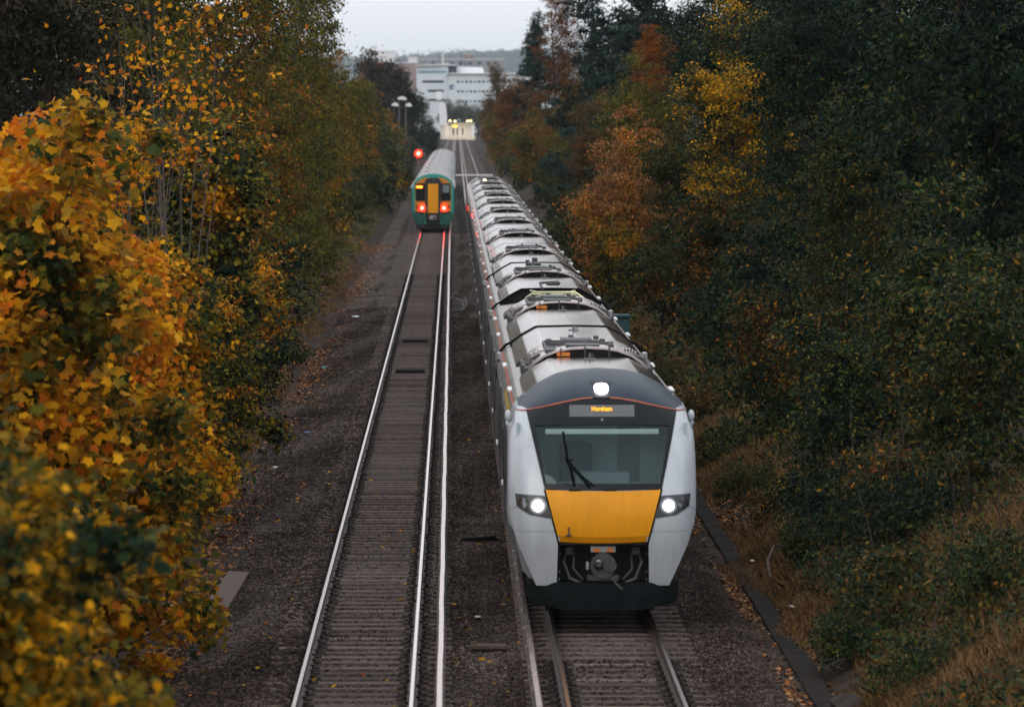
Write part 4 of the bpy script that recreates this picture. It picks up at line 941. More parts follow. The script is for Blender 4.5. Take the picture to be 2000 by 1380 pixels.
# ---- left side, near to far
TL = [
 ('mapleshrub', 1, -5.75, 66, 7.3, 1.26, 'maple', 'big golden orange maple hanging over the left edge of the track, brightest tree in view', 'maple_tree', 'maple'),
 ('mapleshrub', 2, -5.15, 68.5, 6.0, .88, 'maple', 'bushy golden maple behind the brightest one, leaning lowest over the ballast path', 'maple_tree', 'maple'),
 ('mapleshrub', 3, -3.35, 35, 5.75, .74, 'mapledark', 'blurred yellow green maple bush nearest the viewer in the bottom left corner', 'maple_bush', 'maple'),
 ('mapleshrub', 4, -6.4, 74, 7.6, 1.1, 'mapleor', 'orange maple with thin red tinged top at the far left edge of the photo', 'maple_tree', 'maple'),
 ('mapleshrub', 2, -5.75, 86, 8.2, .85, 'maple', 'slim orange leaved maple with bare grey twigs above the golden maple', 'maple_tree', 'maple'),
 ('mapleshrub', 3, -4.9, 99, 8.2, .80, 'tipped', 'green maple with orange sprays at the end of its branches behind the bare twigs', 'maple_tree', 'maple'),
 ('shrub', 3, -4.75, 92, 4.9, .75, 'tipped', 'dark green bush with yellow tips directly behind the golden maple', 'bush', 'bush'),
 ('shrub', 1, -5.35, 113, 7.3, .98, 'tipped', 'tall dark bush with yellow tipped twigs at the path edge beyond the golden maple', 'bush', 'bush'),
 ('shrub', 4, -5.2, 128, 3.4, .8, 'shrubdg', 'low dark bush at the foot of the left slope beside leaf covered path', 'bush', 'bush'),
 ('broad', 3, -8.6, 104, 13.5, 1.0, 'darkbr', 'dusky brown green tree at the top left corner of the photo', 'broadleaf_tree', 'tree'),
 ('broad', 1, -7.3, 124, 12.5, .95, 'olive2', 'olive tree behind the bare twigs in the upper left', 'broadleaf_tree', 'tree'),
 ('broad', 2, -12, 132, 15.5, 1.2, 'darkbr', 'dark tall tree high on the left bank behind the others at the photo edge', 'broadleaf_tree', 'tree'),
 ('tall', 1, -7.2, 150, 15.5, 1.2, 'oliveor', 'olive tree with orange patches in the middle of the left bank', 'broadleaf_tree', 'tree'),
 ('broad', 4, -6.5, 165, 10.0, .85, 'oliveor', 'lower orange flecked tree over the dark bush on the left bank', 'broadleaf_tree', 'tree'),
 ('shrub', 2, -6.2, 158, 4.6, 1.0, 'shrubdg', 'dark shaded bush under the olive trees halfway along the left path', 'bush', 'bush'),
 ('tall', 2, -6.9, 185, 16.0, 1.2, 'olive', 'tall brownish tree with thin top reaching into the sky on the left', 'broadleaf_tree', 'tree'),
 ('broad', 5, -6.9, 205, 10.5, .95, 'olive2', 'round olive green tree left of the bare rails, below the tall brownish tree', 'broadleaf_tree', 'tree'),
 ('tall', 3, -7.0, 226, 14.6, 1.1, 'olive', 'feathery tree with scattered leaves at the left edge of the sky gap', 'broadleaf_tree', 'tree'),
 ('shrub', 1, -6.6, 214, 4.2, 1.0, 'olive2', 'bush at the foot of the left bank before the widening path', 'bush', 'bush'),
 ('broad', 1, -7.0, 262, 12.6, 1.0, 'oliveor', 'tree with golden flecks just left of the far green train', 'broadleaf_tree', 'tree'),
 ('shrub', 3, -7.0, 262, 4.2, 1.2, 'tipped', 'yellow flecked bush below the golden flecked tree beside the far path', 'bush', 'bush'),
 ('broad', 2, -7.7, 310, 12.2, 1.05, 'olive2', 'greenish brown tree left of the lamp mast', 'broadleaf_tree', 'tree'),
 ('shrub', 4, -7.5, 318, 4.4, 1.35, 'green2', 'green bush on the bank left of the tail of the green train', 'bush', 'bush'),
 ('broadfar', 3, -7.3, 372, 10.6, 1.0, 'oliveor', 'small orange and green tree under the lamp mast', 'broadleaf_tree', 'tree'),
 ('shrubfar', 1, -6.2, 390, 4.4, 1.5, 'green2', 'grey green scrub left of the red signal', 'bush', 'bush'),
 ('broadfar', 1, -7.0, 450, 7.2, .95, 'green2', 'round green tree above the red signal', 'broadleaf_tree', 'tree'),
 ('shrubfar', 2, -4.6, 462, 3.4, 1.0, 'greenyl', 'yellow leaved bush right behind the red signal', 'bush', 'bush'),
 ('broadfar', 2, -7.2, 520, 8.0, 1.0, 'oliveor', 'orange tinged tree between the lamp mast and the green train roof', 'broadleaf_tree', 'tree'),
 ('broadfar', 4, -5.4, 560, 5.2, .72, 'grey', 'pale grey green tree above the roof of the green train', 'broadleaf_tree', 'tree'),
 ('broadfar', 1, -12.0, 690, 17.0, 1.5, 'darkbr', 'dark round crowned tree left of the white office building', 'broadleaf_tree', 'tree'),
 ('broadfar', 3, -9.2, 720, 15.8, 1.5, 'darkbr', 'largest dark dome shaped tree between lamp mast and office building', 'broadleaf_tree', 'tree'),
 ('broadfar', 2, -6.6, 760, 12.0, 1.25, 'green', 'dark green tree sloping down to the left end of the station', 'broadleaf_tree', 'tree'),
 ('broadfar', 4, -5.0, 880, 7.6, .9, 'green', 'low dark tree just left of the lit station wall', 'broadleaf_tree', 'tree'),
 ('broadfar', 2, -15, 600, 10.5, 1.4, 'grey', 'grey brown tree behind the lamp mast', 'broadleaf_tree', 'tree'),
 ('broadfar', 1, -15.5, 480, 10.2, 1.3, 'olive2', 'olive tree far back on the left bank below the red brick building', 'broadleaf_tree', 'tree'),
]
# ---- right side
TR = [
 ('scrub', 2, 6.0, 69.5, 1.8, .6, 'shrubdg', 'dark low shrub just above the broad grey stone', 'low_shrub', 'shrub'),
 ('scrub', 3, 7.1, 78, 3.6, .8, 'green', 'very dark bramble mound right of the curved bare branch', 'bramble', 'bramble'),
 ('scrub', 1, 5.95, 82, 1.9, 0.5, 'shrubdg', 'low dark shrub beside the dry grass, level with the right headlight', 'low_shrub', 'shrub'),
 ('scrub', 2, 6.4, 91, 2.5, 0.65, 'greenor', 'low rust flecked shrub uphill of the curved bare branch', 'low_shrub', 'shrub'),
 ('scrub', 3, 5.9, 98, 1.7, 0.55, 'green2', 'small green shrub at the grass edge right of the windscreen', 'low_shrub', 'shrub'),
 ('scrub', 1, 7.5, 67, 3.1, 0.7, 'green2', 'bramble mound cut by the right edge of the photo', 'low_shrub', 'shrub'),
 ('scrub', 2, 5.9, 108, 1.9, 0.6, 'shrubdg', 'dark low shrub right of the train roof lamp', 'low_shrub', 'shrub'),
 ('scrub', 3, 6.0, 120, 2.3, 0.7, 'greenor', 'rust flecked low shrub beside the first carriage roof', 'low_shrub', 'shrub'),
 ('scrub', 1, 5.75, 136, 1.8, 0.6, 'green2', 'green low shrub in front of the teal cabinet', 'low_shrub', 'shrub'),
 ('scrub', 2, 6.9, 84, 3.4, 0.7, 'green', 'deep green bramble mound in the middle of the lower right bank', 'low_shrub', 'shrub'),
 ('scrub', 1, 6.2, 64, 1.6, .7, 'green2', 'small dark bramble clump in the dry grass at the bottom right corner', 'bramble', 'bramble'),
 ('scrub', 2, 6.95, 70, 3.0, .95, 'green2', 'bramble mound with rust coloured leaves near the right edge of the photo', 'bramble', 'bramble'),
 ('scrub', 3, 6.3, 74, 2.5, .8, 'green', 'dark green bramble mound above the dry grass and logs', 'bramble', 'bramble'),
 ('shrub', 2, 7.9, 76, 5.4, .72, 'green2', 'green bush with yellow leaves against the right edge of the photo', 'bush', 'bush'),
 ('scrub', 1, 7.2, 80, 3.6, 1.1, 'greenor', 'brown and green bramble slope in the lower right middle', 'bramble', 'bramble'),
 ('shrub', 3, 6.75, 86, 3.9, .62, 'shrubdg', 'rounded dark green bush right of the yellow front of the train', 'bush', 'bush'),
 ('shrub', 1, 8.8, 88, 7.2, .95, 'green2', 'dense green bush at mid height by the right edge', 'bush', 'bush'),
 ('shrub', 4, 7.5, 96, 5.2, .8, 'greenor', 'bush with scattered orange leaves above the rounded dark bush', 'bush', 'bush'),
 ('broad', 1, 10.0, 100, 14.2, .98, 'green', 'large very dark tree filling the upper right corner', 'broadleaf_tree', 'tree'),
 ('broad', 3, 8.6, 108, 8.3, .62, 'green2', 'dark green tree in the middle of the right bank', 'broadleaf_tree', 'tree'),
 ('shrub', 2, 7.0, 108, 4.0, .75, 'greenor', 'rust flecked bush over the dry grass right of the train roof', 'bush', 'bush'),
 ('broad', 4, 12.8, 116, 15.5, 1.1, 'green', 'deep shaded tree at the right edge behind the dark corner tree', 'broadleaf_tree', 'tree'),
 ('shrub', 1, 7.3, 122, 5.4, .9, 'green', 'dark bush behind the rust flecked bush on the right bank', 'bush', 'bush'),
 ('broad', 2, 9.2, 126, 12.5, .85, 'green', 'dark oak in the upper right centre with rounded clumps', 'oak_tree', 'oak'),
 ('broad', 5, 7.9, 140, 11.4, .72, 'yeltop', 'oak with yellow leaves in its top, right of the red sprays', 'oak_tree', 'oak'),
 ('shrub', 3, 7.0, 138, 5.6, .85, 'greenor', 'bush with orange twigs behind the teal cabinet', 'bush', 'bush'),
 ('broad', 1, 12.5, 145, 15.0, 1.1, 'green', 'dark tree behind the yellow topped oak', 'broadleaf_tree', 'tree'),
 ('shrub', 4, 6.7, 158, 5.0, .82, 'greenor', 'green and rust bush on the slope right of the joint behind the first carriage', 'bush', 'bush'),
 ('broad', 2, 7.1, 156, 8.4, .5, 'green2', 'slim green tree in front of the red leaved one', 'broadleaf_tree', 'tree'),
 ('broad', 3, 8.8, 220, 12.2, .52, 'red', 'small tree with bright red leaves left of the yellow topped oak', 'broadleaf_tree', 'tree'),
 ('broad', 5, 9.6, 172, 13.2, .85, 'green', 'dark green tree behind the red leaved tree', 'broadleaf_tree', 'tree'),
 ('broad', 4, 6.6, 184, 7.9, .82, 'pink', 'pale orange pink tree standing alone above the train in the centre right', 'broadleaf_tree', 'tree'),
 ('shrub', 2, 6.1, 182, 4.0, .8, 'tipped', 'golden leaved bush below the pale orange pink tree', 'bush', 'bush'),
 ('shrub', 1, 5.9, 206, 3.4, .8, 'greenor', 'orange flecked bush beside the rear half of the white train', 'bush', 'bush'),
 ('broad', 2, 8.0, 214, 10.6, .8, 'olive2', 'olive tree behind the pale orange pink tree', 'broadleaf_tree', 'tree'),
 ('conifer', 1, 9.2, 236, 16.5, .95, 'pine', 'dark conifer at the top of the right bank left of the red leaves', 'conifer', 'conifer'),
 ('shrub', 4, 6.3, 244, 4.4, 1.0, 'green2', 'dark green bush beside the far end of the white train', 'bush', 'bush'),
 ('broad', 1, 7.9, 262, 9.2, .8, 'brown', 'rusty brown tree between the pink tree and the conifers', 'broadleaf_tree', 'tree'),
 ('conifer', 2, 8.2, 290, 18.5, 1.05, 'pine', 'tallest dark conifer touching the top of the photo right of the sky', 'conifer', 'conifer'),
 ('broad', 4, 7.6, 300, 9.0, .9, 'olive2', 'olive green tree on the right bank above the last carriages of the white train', 'broadleaf_tree', 'tree'),
 ('tall', 3, 7.0, 335, 16.6, .9, 'rust', 'rust coloured oak rising against the sky on the right', 'oak_tree', 'oak'),
 ('shrub', 2, 6.7, 330, 4.7, 1.2, 'green2', 'green bush right of the white train tail', 'bush', 'bush'),
 ('conifer', 1, 7.0, 405, 16.2, 1.0, 'pine', 'dark conifer at the right edge of the sky gap', 'conifer', 'conifer'),
 ('broadfar', 2, 6.6, 395, 8.4, .85, 'oliveor', 'orange and green tree behind the tail of the white train', 'broadleaf_tree', 'tree'),
 ('broadfar', 3, 5.9, 480, 11.6, .85, 'rust', 'orange brown tree below the conifer at the sky gap', 'broadleaf_tree', 'tree'),
 ('shrubfar', 1, 6.2, 470, 5.2, 1.2, 'green2', 'dark green bushes tree line right of the far rails', 'bush', 'bush'),
 ('conifer', 2, 8.4, 520, 17.4, 1.1, 'pine', 'conifer behind the orange brown tree on the skyline', 'conifer', 'conifer'),
 ('broadfar', 5, 5.6, 600, 9.2, .8, 'oliveor', 'greenish orange tree right of the far rails below the skyline', 'broadleaf_tree', 'tree'),
 ('broadfar', 1, 5.8, 690, 15.8, .9, 'brown', 'thin brown leaved tree in front of the right end of the office building', 'broadleaf_tree', 'tree'),
 ('broadfar', 4, 5.9, 800, 10, .9, 'rust', 'rust tinted tree beside the right end of the station', 'broadleaf_tree', 'tree'),
 ('broadfar', 3, 7.0, 980, 10.6, 1.1, 'olive2', 'farthest olive tree by the right end of the lit station', 'broadleaf_tree', 'tree'),
 ('broadfar', 2, 2.0, 1720, 12.6, 2.0, 'grey', 'grey green tree behind the station in front of the office building', 'broadleaf_tree', 'tree'),
 ('broadfar', 4, -3.2, 1750, 13.2, 1.6, 'grey', 'small brownish tree left of the tree behind the station', 'broadleaf_tree', 'tree'),
 ('broadfar', 5, 7.6, 1690, 11.0, 1.8, 'grey', 'tree behind the right end of the station below the office windows', 'broadleaf_tree', 'tree'),
]
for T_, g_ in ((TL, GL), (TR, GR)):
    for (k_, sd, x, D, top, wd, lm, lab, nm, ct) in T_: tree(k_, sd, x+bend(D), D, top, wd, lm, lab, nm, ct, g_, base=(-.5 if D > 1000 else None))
# background rows high on both banks close the gaps behind the named trees
BK = [(-11.5, 170, 15, 'olive2', 'shadowy olive tree standing behind the middle of the left bank'), (-12, 205, 14.5, 'darkbr', 'shadowy dark tree farther along behind the left bank'),
      (-15, 150, 17, 'darkbr', 'tall shadowy tree behind the top left corner'), (-12.5, 250, 13, 'olive2', 'tree behind the feathery tree on the left'),
      (-13.5, 330, 12, 'darkbr', 'dark tree behind the greenish brown tree on the left bank'),
      (10.6, 150, 14, 'green', 'dark tree filling the gap behind the oaks on the right bank'), (13.6, 126, 17.5, 'green', 'dark tree closing the gap below the upper right corner'), (14.5, 92, 17, 'green', 'shadowy tree beyond the upper right corner'), (16, 125, 18, 'green', 'shadowy tree behind the right edge of the photo'), (14, 175, 16.5, 'green', 'dark tree behind the red leaved tree at the top'),
      (16, 215, 19, 'pine', 'very dark tree high behind the yellow topped oak'), (14.8, 232, 25, 'green', 'dark tree rising above the top edge behind the yellow topped oak'), (17.6, 160, 23, 'green', 'dark tree rising above the top right corner behind the others'), (13, 250, 18.5, 'green', 'dark tree between the conifers and the yellow topped oak'), (13, 330, 17, 'green', 'dark tree behind the tallest conifer'), (12.5, 420, 14, 'green2', 'dark tree behind the rust coloured oak')]
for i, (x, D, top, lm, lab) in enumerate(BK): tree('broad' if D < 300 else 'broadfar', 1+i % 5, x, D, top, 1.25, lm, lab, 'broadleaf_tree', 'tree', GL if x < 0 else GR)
# bare twiggy sapling above the golden maple, branching from the ground
def twig_tree(x, D, top, label, n=22, seed=3):
    rs = np.random.RandomState(seed); mb = MB(); z0 = gz(x, D); H = top-z0; root = empty('bare_sapling', (x, D, z0), label, 'sapling', None)
    for i in range(n):
        a = rs.uniform(0, 6.28); l = rs.uniform(.3, 1.3); h = H*rs.uniform(.72, 1)
        pts = [(0, 0, 0), (l*.3*math.cos(a), l*.3*math.sin(a), h*.35), (l*.62*math.cos(a+.3), l*.62*math.sin(a+.3), h*.7), (l*math.cos(a), l*math.sin(a), h)]
        mb.tube(pts, .022, 5, .005)
        for q in range(5):
            t = rs.uniform(.35, .95); j = min(2, int(t*3)); f = t*3-j; b0 = [lerp(pts[j][k], pts[j+1][k], f) for k in range(3)]; a2 = rs.uniform(0, 6.28); s_ = rs.uniform(.3, .8)
            mb.tube([b0, (b0[0]+s_*.5*math.cos(a2), b0[1]+s_*.5*math.sin(a2), b0[2]+s_*.25), (b0[0]+s_*math.cos(a2), b0[1]+s_*math.sin(a2), b0[2]+s_*.7)], .009, 4, .003)
    mb.build('stems', [M['barkp']], root, True)
    P = rs.normal(0, 1, (260, 3))*np.array([.8, .8, .9])+np.array([.1, 0, H*.82]); V, n_ = leaves(rs, P, P*0, .13, 'maple'); link('leaves', fast_mesh('leaves', V, n_, LM['mapleor']), root)
twig_tree(-6.0, 92, 9.3, 'nearly leafless sapling of pale grey twigs rising behind the golden maple', 14, 3)
twig_tree(-5.3, 95, 10.2, 'leggy sapling with few orange leaves left of the olive trees', 12, 8)
# ---- grass, leaf litter
rs = np.random.RandomState(11)
def blades(n, xf, lean=.38, hh=(.08, .30), w=.010):
    x, d, p = xf(n); z = np.array([gz(a, b_) for a, b_ in zip(x, d)])-.03; h = rs.uniform(hh[0], hh[1], len(x))*p; a = rs.uniform(0, 6.28, len(x)); l = rs.normal(0, lean, (len(x), 2))*h[:, None]
    B = np.stack([x, d, z], 1); dx = np.stack([np.cos(a), np.sin(a), a*0], 1)*w
    T = B+np.stack([l[:, 0], l[:, 1], h], 1); Mi = B+np.stack([l[:, 0]*.35, l[:, 1]*.35, h*.55], 1)
    V = np.stack([B-dx, B+dx, Mi+dx*.8, T, Mi-dx*.8], 1).reshape(-1, 3); return V
def gr_right(n):
    d = 56+rs.uniform(0, 1, n)**1.5*130; x = 4.95+np.abs(rs.normal(.35, .75, n))+.3*np.sin(d*.5)
    c = np.sin(x*2.1+d*.45)+np.sin(d*.23+1.3)+rs.normal(0, .5, n); k = (c > -.55) & (x > 4.85+.25*np.sin(d*.8)); return x[k], d[k], np.clip(.55+(x[k]-4.9)*.45, .5, 1.15)
tag(link('dry_grass', fast_mesh('dry_grass', blades(150000, gr_right), 5, LM['grass'])), 'tall dry brown grass along the foot of the right bank', None, None, 'stuff')
def gr_slope(n):
    d = 55+rs.uniform(0, 1, n)*24; x = rs.uniform(5.6, 9.5, n); k = (np.sin(x*2.1+d*.9)+rs.normal(0, .6, n)) > -.3; return x[k], d[k], np.full(k.sum(), .9)
tag(link('bank_grass', fast_mesh('bank_grass', blades(80000, gr_slope), 5, LM['grass'])), 'dry grass on the bank in the bottom right corner', None, None, 'stuff')
def cover(n, xr, dr, size):
    x = rs.uniform(xr[0], xr[1], n); d = dr[0]+(dr[1]-dr[0])*rs.uniform(0, 1, n)**1.5; h = np.abs(rs.normal(0, .16, n))*(1+.8*np.sin(x*1.7+d*.6))
    P = np.stack([x, d, np.array([gz(a, b_) for a, b_ in zip(x, d)])+np.abs(h)], 1); return leaves(rs, P, P*0, size, 'oval', .9)
Va, n_ = cover(45000, (5.7, 12), (56, 120), .085); Vb, n_ = cover(70000, (5.9, 17), (105, 340), .19); V = np.concatenate([Va, Vb])
tag(link('ivy_ground_cover', fast_mesh('ivy_ground_cover', V, n_, LM['green2'])), 'ivy and low weeds carpeting the right bank', None, None, 'stuff')
V, n_ = cover(52000, (-16, -5.2), (66, 420), .16)
tag(link('weeds_ground_cover', fast_mesh('weeds_ground_cover', V, n_, LM['olive2'])), 'low weeds and ivy carpeting the left bank', None, None, 'stuff')
def gr_left(n):
    d = 66+rs.uniform(0, 1, n)**1.3*190; x = -4.75-np.abs(rs.normal(0, .45, n)); c = np.sin(d*.32)+rs.normal(0, .5, n); k = c > .1; return x[k], d[k], np.full(k.sum(), .7)
tag(link('path_edge_grass', fast_mesh('path_edge_grass', blades(15000, gr_left, .5, (.12, .4)), 5, LM['grass'])), 'short dry grass between the left path and the bushes', None, None, 'stuff')
def litter(n, xr, dr, bias, size):
    x = rs.uniform(xr[0], xr[1], n); d = dr[0]+(dr[1]-dr[0])*rs.uniform(0, 1, n)**1.4; k = rs.uniform(0, 1, n) < bias(x, d); x, d = x[k], d[k]
    z = np.array([gz(a, b_) for a, b_ in zip(x, d)])+.02; z = np.where((x > -4.75) & (x < 4.85), np.maximum(z, np.interp(x, bx, bzv)+.03), z)
    P = np.stack([x, d, z], 1); return leaves(rs, P, P*0, size, 'maple', 2.2, .5, 1.2)
V, n_ = litter(60000, (-6.0, -3.1), (60, 300), lambda x, d: np.clip((-3.45-x)*.6, .02, 1)*np.clip(.5+.5*np.sin(d*.085+1.2)+.35*np.sin(d*.7+x*3), .03, 1), .10)
tag(link('fallen_leaves', fast_mesh('fallen_leaves', V, n_, LM['litter'])), 'rust and orange fallen leaves scattered along the left path', None, None, 'stuff')
V, n_ = litter(42000, (4.5, 7.2), (56, 200), lambda x, d: np.clip(.5+.5*np.sin(d*.35+x), .1, 1), .10)
tag(link('fallen_leaves_on_bank', fast_mesh('fallen_leaves_on_bank', V, n_, LM['litter'])), 'brown fallen leaves at the foot of the right bank', None, None, 'stuff')
V, n_ = litter(240, (-3.4, 1.2), (58, 130), lambda x, d: x*0+1, .11)
tag(link('scattered_leaves', fast_mesh('scattered_leaves', V, n_, LM['maple'])), 'a few yellow leaves lying on the ballast', None, None, 'stuff')

# ------------------------------------------------------------ trackside objects
def sig():
    x, D = -2.95, 430
    r = empty('railway_signal', (x, D, gz(x, D)), 'tall red signal light on a post left of the green train', 'signal')
    mb = MB(); mb.cyl((0, 0, 0), (0, 0, 4.0), .07, 8); mb.build('post', [M['mast']], r, True)
    mb = MB(); mb.bbox(-.22, .22, -.08, .12, 3.95, 4.75, .04); mb.cyl((0, -.08, 4.35), (0, -.34, 4.38), .15, 12, .15); mb.build('signal_head', [M['dark']], r)
    mb = MB(); mb.cyl((0, -.345, 4.36), (0, -.35, 4.36), .30, 16); mb.build('red_glow_ring', [M['redhalo']], r)  # emitting disc wider than the hood, stands in for the signal's glow
    mb = MB(); mb.ball((0, -.37, 4.36), .10, 8, (1, .4, 1)); mb.build('red_lamp', [M['redon']], r)
    mb = MB(); 
    for q in range(10): mb.box(-.2, .2, .15, .18, .4+q*.35, .43+q*.35)
    mb.box(-.21, -.18, .14, .19, .1, 4); mb.box(.18, .21, .14, .19, .1, 4); mb.build('ladder', [M['mast']], r)
sig()
r = empty('lamp_mast', (-6.1, 600, gz(-6.1, 600)), 'pair of grey poles with three white lamp heads above the left trees', 'lamp mast')
for dx in (-.35, .45):
    mb = MB(); mb.cyl((dx, 0, 0), (dx, 0, 9.0), .10, 8, .07); mb.build('pole', [M['mast']], r, True)
mb = MB(); mb.bbox(-.9, .9, -.06, .06, 7.9, 8.0, .02); mb.build('crossarm', [M['mast']], r)
for (x_, z_, w_) in [(-.85, 8.25, .42), (0, 9.0, .55), (.8, 8.2, .38)]:
    mb = MB(); mb.prism([(x_-w_, z_-.12), (x_+w_*.9, z_-.2), (x_+w_, z_), (x_+.1, z_+.28), (x_-w_*.9, z_+.1)], -.2, .25); mb.build('lamp_head', [M['headw']], r)
# teal cabinet
r = empty('equipment_cabinet', (5.32, 156, gz(5.32, 156)), 'teal metal equipment cabinet standing right of the white train', 'cabinet')
mb = MB(); mb.bbox(-.24, .24, -.2, .2, 0, 1.5, .02); mb.build('cabinet_body', [M['teal']], r); mb = MB(); mb.bbox(-.29, .29, -.26, .26, 1.5, 1.62, .03); mb.build('cabinet_lid', [M['teal']], r)
mb = MB(); mb.bbox(-.05, .0, -.23, -.2, .8, .95, .01); mb.build('handle', [M['dark2']], r)
# cable trough along the right side
mb = MB(); D = 55
tr_ = empty('cable_trough', (0, 0, 0), 'dark concrete cable trough beside the right edge of the ballast', 'cable trough')
while D < 135:
    x = 4.98; z = gz(x, D)+.02+random.uniform(-.005, .008); w = random.uniform(-.008, .008); mb.bbox(x-.16+w, x+.16+w, D, D+.992, z-.1, z+.05, .012); D += 1.0
mb.build('trough_lids', [M['concd']], tr_)
# stones and logs at the bottom right
def rockm(seed, sx, sy, sz):
    rs = np.random.RandomState(seed); mb = MB(); mb.ball((0, 0, 0), 1, 8); a, b_, c_ = rs.uniform(0, 6, 3)
    mb.v = [(v[0]*sx*(1+.18*math.sin(v[1]*4+a)+.1*math.sin(v[2]*7+b_)), v[1]*sy*(1+.16*math.sin(v[2]*4+c_)), v[2]*sz*(1+.2*math.sin(v[0]*4+b_))) for v in mb.v]; return mb
for (x, D, sx, sy, sz, sd, lab) in [(5.22, 65.2, .20, .34, .13, 1, 'long pale grey stone lying in the dry grass, highest of the stones'), (4.98, 61.7, .26, .24, .14, 2, 'broad grey stone in the bottom right grass'), (4.94, 60.2, .2, .3, .16, 3, 'rounded grey stone just below the broad one')]:
    o = rockm(sd, sx, sy, sz).build('stone', [M['rock']], None, True, (x, D, gz(x, D)+.12)); o.rotation_euler = (.1, .2, -.5); tag(o, lab, 'stone', 'stones in the grass at the bottom right')
mb = MB(); mb.cyl((0, 0, 0), (.5, .6, .12), .16, 14, .15); o = mb.build('cut_log', [M['bark']], None, True, (4.78, 59.3, gz(4.78, 59.3)+.18)); tag(o, 'short cut log end showing in the grass at the bottom edge', 'log')
mb = MB(); mb.tube([(0, 0, 0), (-.05, .4, .35), (.1, 1.0, .55), (.45, 1.6, .5), (.7, 2.1, .2)], .03, 6, .015); mb.tube([(.1, 1, .55), (.4, 1.1, .7), (.6, 1.1, .55)], .015, 5, .008)
o = mb.build('fallen_branch', [M['barkp']], None, True, (5.35, 83, gz(5.35, 83))); tag(o, 'curved bare branch arching over the dry grass right of the train', 'branch')
# boards between the tracks
mb = MB(); mb.bbox(-.26, .26, -.14, .14, 0, .06, .012); mb.cyl((-.2, .0, .06), (-.2, .0, .09), .03, 8); o = mb.build('wooden_board', [M['wood']], None, False, (.52, 72, -.20)); tag(o, 'short weathered wooden board lying on the ballast between the tracks, nearest the viewer', 'board')
mb = MB(); mb.prism([(-.35, 0), (.35, 0), (.30, .09), (-.30, .04)], -.12, .12); o = mb.build('dark_board', [M['rubber']], None, False, (.48, 90.5, -.21)); tag(o, 'thin dark board beside the left headlight side of the train', 'board')
# concrete slab on the left path
mb = MB(); mb.add([(-.24, -3.4, 0), (.16, -3.4, 0), (.26, 3.2, 0), (-.1, 3.4, 0), (-.24, -3.4, .07), (.16, -3.4, .07), (.26, 3.2, .07), (-.1, 3.4, .07)], [(0, 1, 2, 3), (4, 5, 6, 7), (0, 1, 5, 4), (1, 2, 6, 5), (2, 3, 7, 6), (3, 0, 4, 7)])
o = mb.build('concrete_slab', [M['conc']], None, False, (-3.72, 81, gz(-3.72, 81)+.02)); tag(o, 'narrow worn concrete slab set in the left path by the fallen leaves', 'slab')
# cable loops beside the conductor rail
r = empty('cable_loop', (XL+G+.40, 201, -.15), 'black cable looping out from the conductor rail gap', 'cable')
mb = MB(); mb.tube([(.0, 0, .2), (.2, 1.5, .3), (.62, .5, .28), (.70, -3.5, .14), (.5, -8, .06), (0, -9.5, .05)], .032, 6); mb.build('outer_cable', [M['cable']], r, True)
mb = MB(); mb.tube([(.0, -.5, .2), (.15, .6, .25), (.5, -.8, .2), (.58, -4.5, .1), (.42, -7.5, .05), (0, -8.8, .05)], .026, 6); mb.build('inner_cable', [M['cable']], r, True)
mb = MB(); mb.bbox(-.1, .05, -2, 1, 0, .22, .03); mb.build('rail_end_block', [M['dark']], r)
# treadles / dark mats between the rails
for (D, lab) in [(169, 'black brush like mat between the left rails, farther of the two'), (149, 'black brush like mat between the left rails, nearer of the two')]:
    mb = MB(); mb.bbox(-.45, .45, -.7, .7, 0, .03, .01)
    for q in range(14): mb.bbox(-.42+q*.06, -.39+q*.06, -.62, .62, .03, .07, .005)
    o = mb.build('track_mat', [M['rubber']], None, False, (XL+.02, D, -.165)); tag(o, lab, 'track mat', 'black mats between the left rails')
# pale walkway boards across the tracks
for (x0, x1, D, lab) in [(-.1, 4.8, 615, 'pale crossing board laid across the right track behind the white train'), (-2.6, 4.6, 1010, 'pale crossing board in front of the station')]:
    mb = MB(); mb.bbox(x0, x1, -1.2 if D > 900 else -.9, 1.0, -.1, .03, .01); o = mb.build('crossing_board', [M['headw' if D < 900 else 'conc']], None, False, (bend(D), D, 0)); tag(o, lab, 'crossing board')
# litter on the path
for (px, D, mt, lab, w_) in [(-3.72, 190, 'litterw', 'flattened pale litter on the left path, farthest away', .16), (-3.95, 152, 'litterc', 'small cyan wrapper among the leaves of the left path', .09), (-3.55, 121, 'litterb', 'small blue wrapper on the left path', .08), (-3.9, 109, 'litterw', 'crumpled white scrap on the left path below the dark bush', .07), (.38, 76.5, 'litterw', 'tiny white scrap between the two tracks', .05), (5.35, 78, 'litterw', 'white scrap in the grass right of the train', .06), (5.2, 86, 'litterw', 'small white scrap beside the cable trough', .05)]:
    mb = MB(); mb.ball((0, 0, 0), w_, 4, (1, 1.6, .25)); mb.v = [(a+random.uniform(-.015, .015), b_+random.uniform(-.03, .03), c_+random.uniform(0, .02)) for a, b_, c_ in mb.v]
    o = mb.build('litter', [M[mt]], None, False, (px, D, max(gz(px, D), -.24)+.045)); tag(o, lab, 'litter', 'litter beside the tracks')
